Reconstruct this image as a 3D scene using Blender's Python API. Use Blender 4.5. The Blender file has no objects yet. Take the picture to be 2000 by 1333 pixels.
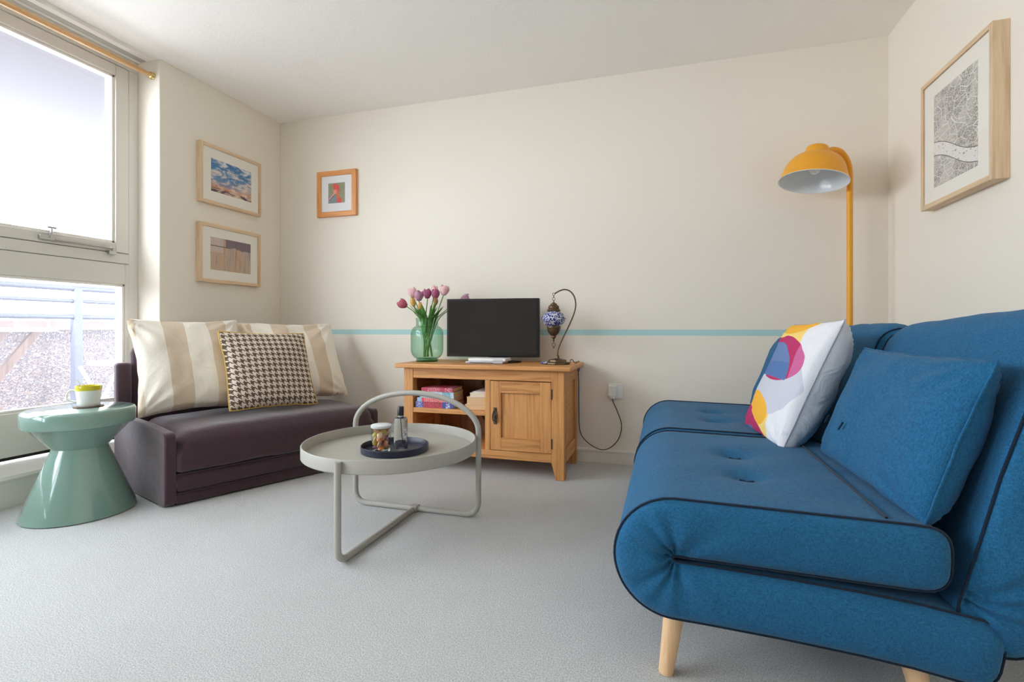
import bpy, bmesh, math, random
import numpy as np
from mathutils import Vector, Matrix, noise as mnoise

PI = math.pi
S = bpy.context.scene
COL = S.collection
random.seed(7)

# ------------------------------------------------------------------ camera
CAM_H = 0.84
cam_d = bpy.data.cameras.new('camera')
cam = bpy.data.objects.new('camera', cam_d)
COL.objects.link(cam)
cam.location = (0, 0, CAM_H)
cam.rotation_euler = (math.radians(90), 0, math.radians(16.94))
cam_d.sensor_fit = 'HORIZONTAL'
cam_d.sensor_width = 36.0
cam_d.lens = 36.0 * 985 / 2000
cam_d.shift_y = -(666.5 - 642) / 2000
cam_d.clip_start = 0.02
S.camera = cam

# ------------------------------------------------------------------ world, light, exposure
world = bpy.data.worlds.new('sky')
S.world = world
world.use_nodes = True
bg = world.node_tree.nodes['Background']
bg.inputs['Color'].default_value = (0.87, 0.935, 1.0, 1)
bg.inputs['Strength'].default_value = 5.0
S.view_settings.view_transform = 'Standard'
S.view_settings.look = 'None'
S.view_settings.gamma = 1.0
S.view_settings.use_curve_mapping = False
S.view_settings.exposure = 1.52
S.cycles.use_denoising = True
S.cycles.max_bounces = 16
S.cycles.diffuse_bounces = 8
S.cycles.glossy_bounces = 6
S.cycles.transmission_bounces = 12
S.cycles.transparent_max_bounces = 24
S.cycles.caustics_reflective = False
S.cycles.caustics_refractive = False
S.cycles.sample_clamp_indirect = 8.0


def portal(name, loc, rot, sx, sy):
    d = bpy.data.lights.new(name, 'AREA')
    d.shape = 'RECTANGLE'
    d.size = sx
    d.size_y = sy
    d.cycles.is_portal = True
    o = bpy.data.objects.new(name, d)
    COL.objects.link(o)
    o.location = loc
    o.rotation_euler = rot


# daylight enters by the glazed left side
portal('window_portal', (-3.09, 0.2, 1.28), (0, math.radians(-90), 0), 2.3, 4.0)

sun_d = bpy.data.lights.new('sun', 'SUN')
sun_d.energy = 5.0
sun_d.angle = math.radians(1.0)
sun_d.color = (1.0, 0.95, 0.86)
sun = bpy.data.objects.new('sun', sun_d)
COL.objects.link(sun)
# high behind the building's far corner: lights the balcony, stays off the glass
sun.rotation_euler = Vector((-0.12, 0.75, -0.60)).to_track_quat('-Z', 'Y').to_euler()


# ------------------------------------------------------------------ materials
def lin(r, g, b):
    def f(c):
        c /= 255.0
        return c / 12.92 if c <= 0.04045 else ((c + 0.055) / 1.055) ** 2.4
    return (f(r), f(g), f(b), 1)


class NT:
    """small helper around a material's node tree"""
    def __init__(self, name):
        self.m = bpy.data.materials.new(name)
        self.m.use_nodes = True
        self.t = self.m.node_tree
        self.b = self.t.nodes['Principled BSDF']
        self.out = self.t.nodes['Material Output']

    def n(self, kind, **kw):
        nd = self.t.nodes.new(kind)
        for k, v in kw.items():
            setattr(nd, k, v)
        return nd

    def link(self, a, b):
        self.t.links.new(a, b)

    def val(self, sock, v):
        if isinstance(v, (int, float)):
            sock.default_value = v
        elif isinstance(v, tuple):
            sock.default_value = v
        else:
            self.link(v, sock)

    def math(self, op, a, b=0.0, c=None):
        nd = self.n('ShaderNodeMath', operation=op)
        self.val(nd.inputs[0], a)
        self.val(nd.inputs[1], b)
        if c is not None:
            self.val(nd.inputs[2], c)
        return nd.outputs[0]

    def mix(self, fac, a, b):
        nd = self.n('ShaderNodeMix', data_type='RGBA')
        self.val(nd.inputs[0], fac)
        self.val(nd.inputs[6], a)
        self.val(nd.inputs[7], b)
        return nd.outputs[2]

    def coord(self, scale=(1, 1, 1), rot=(0, 0, 0), kind='Object'):
        tc = self.n('ShaderNodeTexCoord')
        mp = self.n('ShaderNodeMapping')
        mp.inputs['Scale'].default_value = scale
        mp.inputs['Rotation'].default_value = rot
        self.link(tc.outputs[kind], mp.inputs[0])
        return mp.outputs[0]

    def noise(self, vec, scale, detail=3, rough=0.55, dist=0.0):
        nd = self.n('ShaderNodeTexNoise')
        nd.inputs['Scale'].default_value = scale
        nd.inputs['Detail'].default_value = detail
        nd.inputs['Roughness'].default_value = rough
        nd.inputs['Distortion'].default_value = dist
        self.link(vec, nd.inputs['Vector'])
        return nd.outputs[0]

    def xyz(self, vec):
        nd = self.n('ShaderNodeSeparateXYZ')
        self.link(vec, nd.inputs[0])
        return nd.outputs

    def ramp(self, fac, stops, interp='LINEAR'):
        nd = self.n('ShaderNodeValToRGB')
        cr = nd.color_ramp
        cr.interpolation = interp
        while len(cr.elements) < len(stops):
            cr.elements.new(0.5)
        for e, (p, c) in zip(cr.elements, stops):
            e.position = p
            e.color = c
        self.link(fac, nd.inputs[0])
        return nd.outputs[0]

    def bump(self, height, strength=0.2, dist=0.01):
        nd = self.n('ShaderNodeBump')
        nd.inputs['Strength'].default_value = strength
        nd.inputs['Distance'].default_value = dist
        self.link(height, nd.inputs['Height'])
        self.link(nd.outputs[0], self.b.inputs['Normal'])

    def base(self, c):
        self.val(self.b.inputs['Base Color'], c)


def pbr(name, color, rough=0.5, metal=0.0, spec=0.5, coat=0.0, sheen=0.0, var=0.0, vscale=40, bump=0.0, bscale=200, bdist=0.002):
    t = NT(name)
    b = t.b
    b.inputs['Roughness'].default_value = rough
    b.inputs['Metallic'].default_value = metal
    b.inputs['Specular IOR Level'].default_value = spec
    b.inputs['Coat Weight'].default_value = coat
    b.inputs['Coat Roughness'].default_value = 0.05
    b.inputs['Sheen Weight'].default_value = sheen
    if var or bump:
        v = t.coord()
    if var:
        nz = t.noise(v, vscale, 4)
        d = tuple(c * (1 - var) for c in color[:3]) + (1,)
        l = tuple(min(1, c * (1 + var)) for c in color[:3]) + (1,)
        t.base(t.ramp(nz, [(0.3, d), (0.7, l)]))
    else:
        t.base(color)
    if bump:
        t.bump(t.noise(v, bscale, 3), bump, bdist)
    return t.m


def fabric(name, c, var=0.18, scale=420, rough=0.9, sheen=0.25, fold=0.35):
    """woven cloth: two crossed fine weaves, flecked yarn, soft creases"""
    t = NT(name)
    t.b.inputs['Roughness'].default_value = rough
    t.b.inputs['Specular IOR Level'].default_value = 0.2
    t.b.inputs['Sheen Weight'].default_value = sheen
    t.b.inputs['Sheen Roughness'].default_value = 0.5
    v = t.coord()
    n1 = t.noise(t.coord((1, 1, 0.25)), scale, 2)
    n2 = t.noise(t.coord((0.25, 0.25, 1)), scale, 2)
    f = t.math('MULTIPLY', t.math('ADD', n1, n2), 0.5)
    d = tuple(x * (1 - 2 * var) for x in c[:3]) + (1,)
    l = tuple(min(1, x * (1 + 2 * var)) for x in c[:3]) + (1,)
    t.base(t.ramp(f, [(0.35, d), (0.65, l)]))
    big = t.noise(v, 14, 3, 0.5, 0.6)
    t.bump(t.math('ADD', t.math('MULTIPLY', f, 0.12), t.math('MULTIPLY', big, fold)), 0.45, 0.02)
    return t.m


def wood(name, c1, c2, axis, rough=0.45, scale=1.0, dark=None):
    t = NT(name)
    t.b.inputs['Roughness'].default_value = rough
    sc = [26 * scale] * 3
    sc[axis] = 1.6 * scale
    n = t.noise(t.coord(tuple(sc)), 1.0, 5, 0.6, 1.2)
    sc2 = [160 * scale] * 3
    sc2[axis] = 5 * scale
    n2 = t.noise(t.coord(tuple(sc2)), 1.0, 2, 0.5, 0.2)
    f = t.math('ADD', t.math('MULTIPLY', n, 0.7), t.math('MULTIPLY', n2, 0.3))
    st = [(0.34, c2), (0.5, c1), (0.66, tuple(min(1, x * 1.15) for x in c1[:3]) + (1,))]
    t.base(t.ramp(f, st))
    t.bump(f, 0.12, 0.002)
    return t.m


def glass(name, tint, rough=0.0, ior=1.45, refl=1.0, edge=0.0):
    """thin clear or tinted glass: lets light through, mirrors at glancing angles"""
    t = NT(name)
    tr = t.n('ShaderNodeBsdfTransparent')
    lw = t.n('ShaderNodeLayerWeight')
    lw.inputs[0].default_value = 0.35
    fac = t.math('POWER', lw.outputs['Facing'], 2.2)
    t.link(t.mix(t.math('MULTIPLY', fac, edge), tint, tuple(max(0.0, c) ** 4 * 0.8 for c in tint[:3]) + (1,)), tr.inputs[0])
    gl = t.n('ShaderNodeBsdfGlossy')
    gl.inputs['Roughness'].default_value = rough
    fr = t.n('ShaderNodeFresnel')
    fr.inputs[0].default_value = ior
    ge = t.n('ShaderNodeNewGeometry')
    front = t.math('SUBTRACT', 1.0, ge.outputs['Backfacing'])
    mx = t.n('ShaderNodeMixShader')
    t.link(t.math('MULTIPLY', t.math('MULTIPLY', fr.outputs[0], refl), front), mx.inputs[0])
    t.link(tr.outputs[0], mx.inputs[1])
    t.link(gl.outputs[0], mx.inputs[2])
    t.link(mx.outputs[0], t.out.inputs[0])
    return t.m


WALL_C = lin(239, 232, 219)
M = {}
M['wall'] = pbr('cream wall paint', WALL_C, 0.85, spec=0.25, bump=0.06, bscale=160, bdist=0.001)


def back_wall_mat():
    t = NT('cream wall paint with pale blue band')
    t.b.inputs['Roughness'].default_value = 0.85
    t.b.inputs['Specular IOR Level'].default_value = 0.25
    z = t.xyz(t.coord())[2]
    m = t.math('MULTIPLY', t.math('GREATER_THAN', z, 0.797), t.math('LESS_THAN', z, 0.833))
    t.base(t.mix(m, WALL_C, lin(180, 218, 216)))
    t.bump(t.noise(t.coord(), 160, 3), 0.06, 0.001)
    return t.m


M['wall_band'] = back_wall_mat()
M['ceiling'] = pbr('white textured ceiling', lin(250, 248, 243), 0.9, spec=0.2, bump=0.35, bscale=90, bdist=0.003)
M['wall_front'] = pbr('darkened unseen wall paint', lin(150, 142, 132), 0.85, spec=0.2)  # unseen wall behind the camera, toned down to cut bounced light
M['trim'] = pbr('white gloss trim', lin(236, 232, 224), 0.4, spec=0.4)
M['frame'] = pbr('warm white window frame', lin(224, 220, 211), 0.45, spec=0.4)
M['gap'] = pbr('dark gap strip', lin(40, 36, 32), 0.8)


def carpet_mat():
    t = NT('beige grey loop carpet')
    t.b.inputs['Roughness'].default_value = 1.0
    t.b.inputs['Specular IOR Level'].default_value = 0.05
    t.b.inputs['Sheen Weight'].default_value = 0.15
    v = t.coord()
    f = t.noise(v, 240, 3, 0.75)
    g = t.noise(v, 5, 4, 0.6)
    a = t.ramp(f, [(0.34, lin(168, 170, 170)), (0.66, lin(232, 233, 232))])
    t.base(t.mix(t.math('MULTIPLY', g, 0.25), a, lin(176, 170, 160)))
    h = t.math('ADD', t.noise(v, 260, 3, 0.7), t.math('MULTIPLY', t.noise(v, 90, 2), 0.2))
    t.bump(h, 0.7, 0.006)
    return t.m


M['carpet'] = carpet_mat()
M['blue'] = fabric('teal blue woven upholstery', lin(34, 96, 136), 0.16, 520, sheen=0.08)
M['blue_pipe'] = fabric('navy piping', lin(12, 34, 54), 0.1, 500, fold=0.0)
M['plum'] = fabric('aubergine upholstery', lin(71, 52, 59), 0.12, 520, sheen=0.4)
M['plum_pipe'] = fabric('aubergine seam', lin(60, 42, 50), 0.1, 500, fold=0.0)
OAK1, OAK2 = lin(208, 148, 88), lin(170, 108, 56)
M['oak_x'] = wood('oak grain along', OAK1, OAK2, 0)
M['oak_z'] = wood('oak grain upright', OAK1, OAK2, 2)
M['oak_y'] = wood('oak grain deep', OAK1, OAK2, 1)
M['oak_in'] = wood('oak interior', lin(150, 98, 52), lin(120, 74, 36), 2)
M['pale_x'] = wood('pale ash along', lin(222, 192, 158), lin(203, 170, 134), 1, 0.5)
M['pale_z'] = wood('pale ash upright', lin(222, 192, 158), lin(203, 170, 134), 2, 0.5)
M['orange_wood'] = wood('orange pine frame', lin(216, 150, 86), lin(190, 120, 60), 2, 0.4)
M['beech'] = wood('beech leg', lin(228, 190, 146), lin(212, 170, 124), 2, 0.4)
M['pole_wood'] = wood('varnished dowel', lin(214, 168, 116), lin(196, 146, 94), 1, 0.35)
M['brass'] = pbr('polished brass', lin(226, 200, 130), 0.22, 1.0)
M['bronze'] = pbr('aged bronze', lin(100, 82, 62), 0.42, 0.8, bump=0.4, bscale=260)
M['iron'] = pbr('dark iron', lin(92, 74, 56), 0.5, 0.5, bump=0.4, bscale=200)
M['greige'] = pbr('grey beige powder coat', lin(172, 169, 160), 0.5, spec=0.4)
M['sage'] = pbr('sage green glaze', lin(126, 157, 145), 0.12, spec=0.6, coat=0.6)
M['white_cer'] = pbr('white glazed china', lin(236, 232, 228), 0.2, spec=0.5, coat=0.3)
M['yellow_cer'] = pbr('yellow glaze', lin(208, 196, 40), 0.25, coat=0.3)
M['coaster'] = pbr('brown cork', lin(96, 76, 62), 0.8, bump=0.3, bscale=300)
M['steel'] = pbr('brushed steel', lin(196, 194, 192), 0.3, 1.0)
M['navy'] = pbr('navy enamel', lin(30, 34, 56), 0.38, spec=0.5)
M['glass'] = glass('clear glass', (0.97, 0.985, 0.98, 1))
M['jar_glass'] = glass('clear jar glass', (0.93, 0.95, 0.95, 1), refl=2.0, edge=0.8)
M['green_glass'] = glass('green glass', (0.835, 0.94, 0.885, 1), refl=1.5, edge=0.6)
M['green_glass_foot'] = glass('thick green glass', (0.36, 0.66, 0.50, 1), refl=1.2)
M['pane'] = glass('window glass', (0.97, 0.975, 0.985, 1), refl=0.8)
M['pane_hazy'] = glass('hazy window glass', (0.95, 0.955, 0.97, 1), refl=0.8)


def add_haze(m, amount):  # whitish translucent layer imitating glare haze on the glass
    t = m.node_tree
    old = t.nodes['Material Output'].inputs[0].links[0].from_socket
    df = t.nodes.new('ShaderNodeBsdfTranslucent')
    df.inputs[0].default_value = (0.92, 0.92, 0.98, 1)
    mx = t.nodes.new('ShaderNodeMixShader')
    mx.inputs[0].default_value = amount
    t.links.new(old, mx.inputs[1])
    t.links.new(df.outputs[0], mx.inputs[2])
    t.links.new(mx.outputs[0], t.nodes['Material Output'].inputs[0])


add_haze(M['pane_hazy'], 0.03)
M['frost'] = pbr('frosted lid', lin(214, 220, 222), 0.35, spec=0.5)
M['black'] = pbr('black plastic', lin(24, 23, 24), 0.35)
M['screen'] = pbr('black glass screen', lin(48, 46, 44), 0.12, spec=0.5)
M['white_pl'] = pbr('white plastic', lin(241, 240, 237), 0.35)
M['silver'] = pbr('silver plastic', lin(198, 200, 206), 0.35, 0.3)
M['cable'] = pbr('black cable', lin(34, 28, 26), 0.5)
M['mustard'] = pbr('mustard enamel', lin(238, 166, 44), 0.42, spec=0.45)
M['white_en'] = pbr('white enamel', lin(222, 224, 226), 0.22, spec=0.5, coat=0.3)
M['bulb'] = pbr('frosted bulb', lin(238, 234, 228), 0.15, spec=0.5)
M['mat'] = pbr('ivory card mount', lin(244, 239, 228), 0.9)
M['mat_white'] = pbr('white card mount', lin(240, 240, 242), 0.9)
M['yellow_back'] = fabric('pale yellow cloth', lin(236, 222, 180), 0.06, 500)
M['yellow_pipe'] = fabric('ochre piping', lin(214, 178, 84), 0.1, 500, fold=0)
M['linen_pipe'] = fabric('linen piping', lin(226, 214, 192), 0.06, 500, fold=0)
M['seam_grey'] = pbr('grey stitched seam', lin(176, 176, 182), 0.9)
M['stem'] = pbr('tulip stem', lin(112, 160, 72), 0.5, var=0.15)
M['leaf'] = pbr('tulip leaf', lin(96, 150, 74), 0.45, var=0.3, vscale=30)


def striped_mat():
    t = NT('cream and beige striped cotton')
    t.b.inputs['Roughness'].default_value = 0.9
    t.b.inputs['Specular IOR Level'].default_value = 0.15
    t.b.inputs['Sheen Weight'].default_value = 0.15
    v = t.coord()
    x = t.xyz(v)[0]
    s = t.math('MODULO', t.math('ADD', x, 0.352 + 0.22), 0.22)
    m = t.math('LESS_THAN', s, 0.103)
    f = t.noise(v, 480, 2)
    a = t.ramp(f, [(0.3, lin(232, 224, 208)), (0.7, lin(246, 240, 228))])
    b = t.ramp(f, [(0.3, lin(208, 188, 164)), (0.7, lin(224, 206, 184))])
    t.base(t.mix(m, a, b))
    big = t.noise(v, 9, 4, 0.5, 0.8)
    t.bump(t.math('ADD', t.math('MULTIPLY', f, 0.05), t.math('MULTIPLY', big, 0.6)), 0.5, 0.03)
    return t.m


def houndstooth_mat():
    t = NT('brown and cream houndstooth')
    t.b.inputs['Roughness'].default_value = 0.95
    t.b.inputs['Specular IOR Level'].default_value = 0.1
    v = t.coord()
    o = t.xyz(v)
    K = 8 / 0.0335
    i = t.math('FLOOR', t.math('MULTIPLY', t.math('ADD', o[0], 5), K))
    j = t.math('FLOOR', t.math('MULTIPLY', t.math('ADD', o[1], 5), K))
    ci = t.math('LESS_THAN', t.math('MODULO', i, 8.0), 3.5)
    cj = t.math('LESS_THAN', t.math('MODULO', j, 8.0), 3.5)
    w = t.math('LESS_THAN', t.math('MODULO', t.math('ADD', i, j), 4.0), 1.5)
    d = t.math('ADD', t.math('MULTIPLY', w, ci), t.math('MULTIPLY', t.math('SUBTRACT', 1.0, w), cj))
    f = t.noise(v, 600, 2)
    a = t.ramp(f, [(0.3, lin(214, 198, 180)), (0.7, lin(234, 222, 206))])
    b = t.ramp(f, [(0.3, lin(84, 70, 58)), (0.7, lin(112, 96, 82))])
    t.base(t.mix(d, a, b))
    t.bump(t.math('ADD', t.math('MULTIPLY', f, 0.1), t.math('MULTIPLY', t.noise(v, 12, 3), 0.3)), 0.4, 0.02)
    return t.m


class Shapes(NT):
    """flat colour shapes in local x, y"""
    def start(self, dx=0.0):
        v = self.coord()
        o = self.xyz(v)
        self.v, self.x, self.y = v, self.math('SUBTRACT', o[0], dx), o[1]

    def ell(self, cx, cy, rx, ry, rot=0):
        c, s = math.cos(rot), math.sin(rot)
        dx = self.math('SUBTRACT', self.x, cx)
        dy = self.math('SUBTRACT', self.y, cy)
        a = self.math('ADD', self.math('MULTIPLY', dx, c / rx), self.math('MULTIPLY', dy, s / rx))
        b = self.math('ADD', self.math('MULTIPLY', dx, -s / ry), self.math('MULTIPLY', dy, c / ry))
        q = self.math('ADD', self.math('MULTIPLY', a, a), self.math('MULTIPLY', b, b))
        return self.math('LESS_THAN', q, 1.0)

    def half(self, nx, ny, d):
        q = self.math('ADD', self.math('MULTIPLY', self.x, nx), self.math('MULTIPLY', self.y, ny))
        return self.math('GREATER_THAN', q, d)

    def both(self, a, b):
        return self.math('MULTIPLY', a, b)


def blobs_mat():
    t = Shapes('white cotton with overlapping colour shapes')
    t.b.inputs['Roughness'].default_value = 0.9
    t.b.inputs['Specular IOR Level'].default_value = 0.15
    t.start(0.085)
    f = t.noise(t.v, 420, 2)
    c = t.ramp(f, [(0.3, lin(226, 226, 230)), (0.7, lin(240, 240, 243))])
    grey = lin(206, 208, 220)
    blue = lin(92, 124, 176)
    blue2 = lin(110, 134, 180)
    pink = lin(190, 60, 108)
    pink2 = lin(208, 108, 158)
    yel = lin(250, 218, 128)
    ora = lin(248, 186, 68)
    c = t.mix(t.ell(-0.09, -0.03, 0.23, 0.135), c, grey)
    # upper left yellow field and orange cap
    c = t.mix(t.both(t.half(-1, -0.25, -0.035), t.half(0, 1, 0.08)), c, yel)
    c = t.mix(t.both(t.ell(-0.16, 0.27, 0.22, 0.09), t.half(0, 1, 0.17)), c, ora)
    # pink cap over a blue half disc
    cap = t.ell(-0.13, 0.075, 0.235, 0.092, -0.12)
    c = t.mix(cap, c, pink)
    c = t.mix(t.both(cap, t.half(1, 0.25, 0.045)), c, pink2)
    dome = t.both(t.ell(-0.22, -0.005, 0.25, 0.148), t.half(0.04, 1, -0.012))
    c = t.mix(dome, c, blue)
    c = t.mix(t.both(dome, t.half(0, 1, 0.055)), c, blue2)
    # lower left yellow patch, orange block, pink and blue hem
    c = t.mix(t.both(t.half(-1, -0.1, -0.005), t.half(0, -1, 0.15)), c, yel)
    c = t.mix(t.ell(-0.175, -0.14, 0.185, 0.062, -0.12), c, ora)
    c = t.mix(t.half(-0.35, -1, 0.226), c, pink)
    c = t.mix(t.ell(-0.20, -0.25, 0.10, 0.03), c, blue)
    t.base(c)
    t.bump(t.math('ADD', t.math('MULTIPLY', f, 0.06), t.math('MULTIPLY', t.noise(t.v, 10, 3, 0.5, 0.6), 0.5)), 0.4, 0.03)
    return t.m


def blobs_back_mat():
    t = Shapes('white cotton with sparse spots')
    t.b.inputs['Roughness'].default_value = 0.9
    t.start()
    f = t.noise(t.v, 420, 2)
    c = t.ramp(f, [(0.3, lin(222, 222, 224)), (0.7, lin(238, 238, 240))])
    c = t.mix(t.ell(0.15, 0.06, 0.045, 0.04), c, lin(150, 40, 90))
    c = t.mix(t.ell(0.14, -0.225, 0.05, 0.03), c, lin(150, 40, 90))
    c = t.mix(t.ell(0.10, -0.13, 0.06, 0.09), c, lin(204, 206, 214))
    t.base(c)
    t.bump(t.noise(t.v, 12, 3, 0.5, 0.8), 0.4, 0.03)
    return t.m


M['stripe'] = striped_mat()
M['hound'] = houndstooth_mat()
M['blobs'] = blobs_mat()
M['blobs_back'] = blobs_back_mat()


def mosaic_mat():
    t = NT('blue and white glass mosaic')
    t.b.inputs['Roughness'].default_value = 0.2
    vo = t.n('ShaderNodeTexVoronoi', feature='F1')
    vo.inputs['Scale'].default_value = 150
    t.link(t.coord(), vo.inputs['Vector'])
    ed = t.n('ShaderNodeTexVoronoi', feature='DISTANCE_TO_EDGE')
    ed.inputs['Scale'].default_value = 150
    t.link(t.coord(), ed.inputs['Vector'])
    r = t.xyz(vo.outputs['Color'])[0]
    c = t.ramp(r, [(0.0, lin(52, 54, 128)), (0.36, lin(88, 92, 168)), (0.5, lin(164, 176, 218)), (0.62, lin(226, 230, 242))], 'CONSTANT')
    t.base(t.mix(t.math('LESS_THAN', ed.outputs['Distance'], 0.06), c, lin(38, 34, 60)))
    return t.m


M['mosaic'] = mosaic_mat()


# ------------------------------------------------------------------ mesh helpers
class MB:
    def __init__(self):
        self.v, self.f, self.mi = [], [], []
        self.cur = 0

    def add(self, vs, fs):
        o = len(self.v)
        self.v += [tuple(p) for p in vs]
        self.f += [tuple(i + o for i in f) for f in fs]
        self.mi += [self.cur] * len(fs)
        return self

    def box(self, lo, hi, mat=None):
        (x0, y0, z0), (x1, y1, z1) = lo, hi
        vs = [(x0, y0, z0), (x1, y0, z0), (x1, y1, z0), (x0, y1, z0), (x0, y0, z1), (x1, y0, z1), (x1, y1, z1), (x0, y1, z1)]
        if mat is not None:
            vs = [tuple(mat @ Vector(p)) for p in vs]
        return self.add(vs, [(0, 3, 2, 1), (4, 5, 6, 7), (0, 1, 5, 4), (1, 2, 6, 5), (2, 3, 7, 6), (3, 0, 4, 7)])

    def tube(self, path, r, n=10, closed=False, caps=True):
        P = [Vector(p) for p in path]
        N = len(P)
        rr = r if isinstance(r, (list, tuple)) else [r] * N
        tang = []
        for i in range(N):
            if closed:
                a, b = P[i - 1], P[(i + 1) % N]
            else:
                a, b = P[max(i - 1, 0)], P[min(i + 1, N - 1)]
            d = (b - a)
            tang.append(d.normalized() if d.length > 1e-9 else Vector((0, 0, 1)))
        up = Vector((0, 0, 1)) if abs(tang[0].z) < 0.9 else Vector((1, 0, 0))
        nrm = (up - tang[0] * up.dot(tang[0])).normalized()
        vs = []
        for i in range(N):
            t = tang[i]
            nrm = (nrm - t * nrm.dot(t))
            nrm = nrm.normalized() if nrm.length > 1e-6 else t.orthogonal().normalized()
            bn = t.cross(nrm)
            for k in range(n):
                a = 2 * PI * k / n
                vs.append(P[i] + (nrm * math.cos(a) + bn * math.sin(a)) * rr[i])
        fs = []
        for i in range(N if closed else N - 1):
            j = (i + 1) % N
            for k in range(n):
                l = (k + 1) % n
                fs.append((i * n + k, i * n + l, j * n + l, j * n + k))
        if caps and not closed:
            fs.append(tuple(range(n - 1, -1, -1)))
            fs.append(tuple((N - 1) * n + k for k in range(n)))
        return self.add(vs, fs)

    def lathe(self, prof, n=48, c=(0, 0, 0), sx=1.0, sy=1.0, mat=None):
        vs, fs = [], []
        rings = []
        for r, z in prof:
            if r < 1e-6:
                rings.append([len(vs)])
                vs.append((c[0], c[1], c[2] + z))
            else:
                rings.append(list(range(len(vs), len(vs) + n)))
                for k in range(n):
                    a = 2 * PI * k / n
                    vs.append((c[0] + r * sx * math.cos(a), c[1] + r * sy * math.sin(a), c[2] + z))
        for A, B in zip(rings, rings[1:]):
            for k in range(n):
                l = (k + 1) % n
                if len(A) == 1 and len(B) == 1:
                    continue
                if len(A) == 1:
                    fs.append((A[0], B[l], B[k]))
                elif len(B) == 1:
                    fs.append((A[k], A[l], B[0]))
                else:
                    fs.append((A[k], A[l], B[l], B[k]))
        if mat is not None:
            vs = [tuple(mat @ Vector(p)) for p in vs]
        return self.add(vs, fs)

    def prism(self, poly, fn, d0, d1):
        """extrude a 2D polygon; fn(u, v, d) -> xyz"""
        n = len(poly)
        vs = [fn(u, v, d0) for u, v in poly] + [fn(u, v, d1) for u, v in poly]
        fs = [tuple(range(n - 1, -1, -1)), tuple(range(n, 2 * n))]
        fs += [(i, (i + 1) % n, n + (i + 1) % n, n + i) for i in range(n)]
        return self.add(vs, fs)

    def ball(self, c, rx, ry=None, rz=None, n=16, m=10, mat=None):
        ry = rx if ry is None else ry
        rz = rx if rz is None else rz
        prof = [(math.sin(PI * i / m), -math.cos(PI * i / m)) for i in range(m + 1)]
        b = MB().lathe([(max(r, 0), z) for r, z in prof], n)
        vs = [(x * rx, y * ry, z * rz) for x, y, z in b.v]
        if mat is not None:
            vs = [tuple(mat @ Vector(p)) for p in vs]
        vs = [(x + c[0], y + c[1], z + c[2]) for x, y, z in vs]
        return self.add(vs, b.f)

    def build(self, name, mat, parent=None, bevel=0.0, seg=2, smooth=True, angle=40, loc=None, subsurf=0):
        me = bpy.data.meshes.new(name)
        me.from_pydata(self.v, [], self.f)
        mats = mat if isinstance(mat, (list, tuple)) else [mat]
        for m in mats:
            me.materials.append(m)
        if len(mats) > 1:
            me.polygons.foreach_set('material_index', self.mi)
        bm = bmesh.new()
        bm.from_mesh(me)
        bmesh.ops.recalc_face_normals(bm, faces=bm.faces)
        bm.to_mesh(me)
        bm.free()
        if smooth:
            me.polygons.foreach_set('use_smooth', [True] * len(me.polygons))
            me.set_sharp_from_angle(angle=math.radians(angle))
        o = bpy.data.objects.new(name, me)
        COL.objects.link(o)
        if parent is not None:
            o.parent = parent
        if loc is not None:
            o.location = loc
        if bevel:
            md = o.modifiers.new('bevel', 'BEVEL')
            md.width = bevel
            md.segments = seg
            md.limit_method = 'ANGLE'
            md.angle_limit = math.radians(35)
            md.harden_normals = False
        if subsurf:
            md = o.modifiers.new('sub', 'SUBSURF')
            md.levels = md.render_levels = subsurf
        return o


def B(lo, hi):
    return MB().box(lo, hi)


def tag(o, label=None, cat=None, group=None, kind=None):
    if label:
        o['label'] = label
    if cat:
        o['category'] = cat
    if group:
        o['group'] = group
    if kind:
        o['kind'] = kind
    return o


def thing(name, label, cat, loc=(0, 0, 0), rz=0.0, group=None, kind=None):
    o = bpy.data.objects.new(name, None)
    o.empty_display_size = 0.05
    COL.objects.link(o)
    o.location = loc
    o.rotation_euler = (0, 0, rz)
    return tag(o, label, cat, group, kind)


def place(o, origin, ax, ay):
    """orient by two local axes in the world"""
    ax = Vector(ax).normalized()
    ay = Vector(ay)
    ay = (ay - ax * ay.dot(ax)).normalized()
    az = ax.cross(ay)
    m = Matrix((ax, ay, az)).transposed().to_4x4()
    o.rotation_euler = m.to_euler()
    o.location = origin


def spline(pts, n=8, closed=False):
    """Catmull-Rom through points"""
    P = [Vector(p) for p in pts]
    out = []
    N = len(P)
    for i in range(N if closed else N - 1):
        if closed:
            p0, p1, p2, p3 = P[i - 1], P[i], P[(i + 1) % N], P[(i + 2) % N]
        else:
            p0, p1, p2, p3 = P[max(i - 1, 0)], P[i], P[i + 1], P[min(i + 2, N - 1)]
        for k in range(n):
            t = k / n
            out.append(0.5 * ((2 * p1) + (p2 - p0) * t + (2 * p0 - 5 * p1 + 4 * p2 - p3) * t * t + (3 * p1 - p0 - 3 * p2 + p3) * t ** 3))
    if not closed:
        out.append(P[-1].copy())
    return out


def fillet(pts, r, n=6):
    """polyline with rounded corners"""
    P = [Vector(p) for p in pts]
    out = [P[0]]
    for a, b, c in zip(P, P[1:], P[2:]):
        d0, d1 = (a - b).normalized(), (c - b).normalized()
        ang = d0.angle(d1)
        L = min(r / math.tan(ang / 2), (a - b).length * 0.49, (c - b).length * 0.49)
        s, e = b + d0 * L, b + d1 * L
        for k in range(n + 1):
            t = k / n
            out.append(s.lerp(b, t).lerp(b.lerp(e, t), t))
    out.append(P[-1])
    return out


def struct(mb, name, mat, parent=None, **kw):
    o = mb.build(name, mat, parent, **kw)
    if parent is None:
        o['kind'] = 'structure'
    return o


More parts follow.
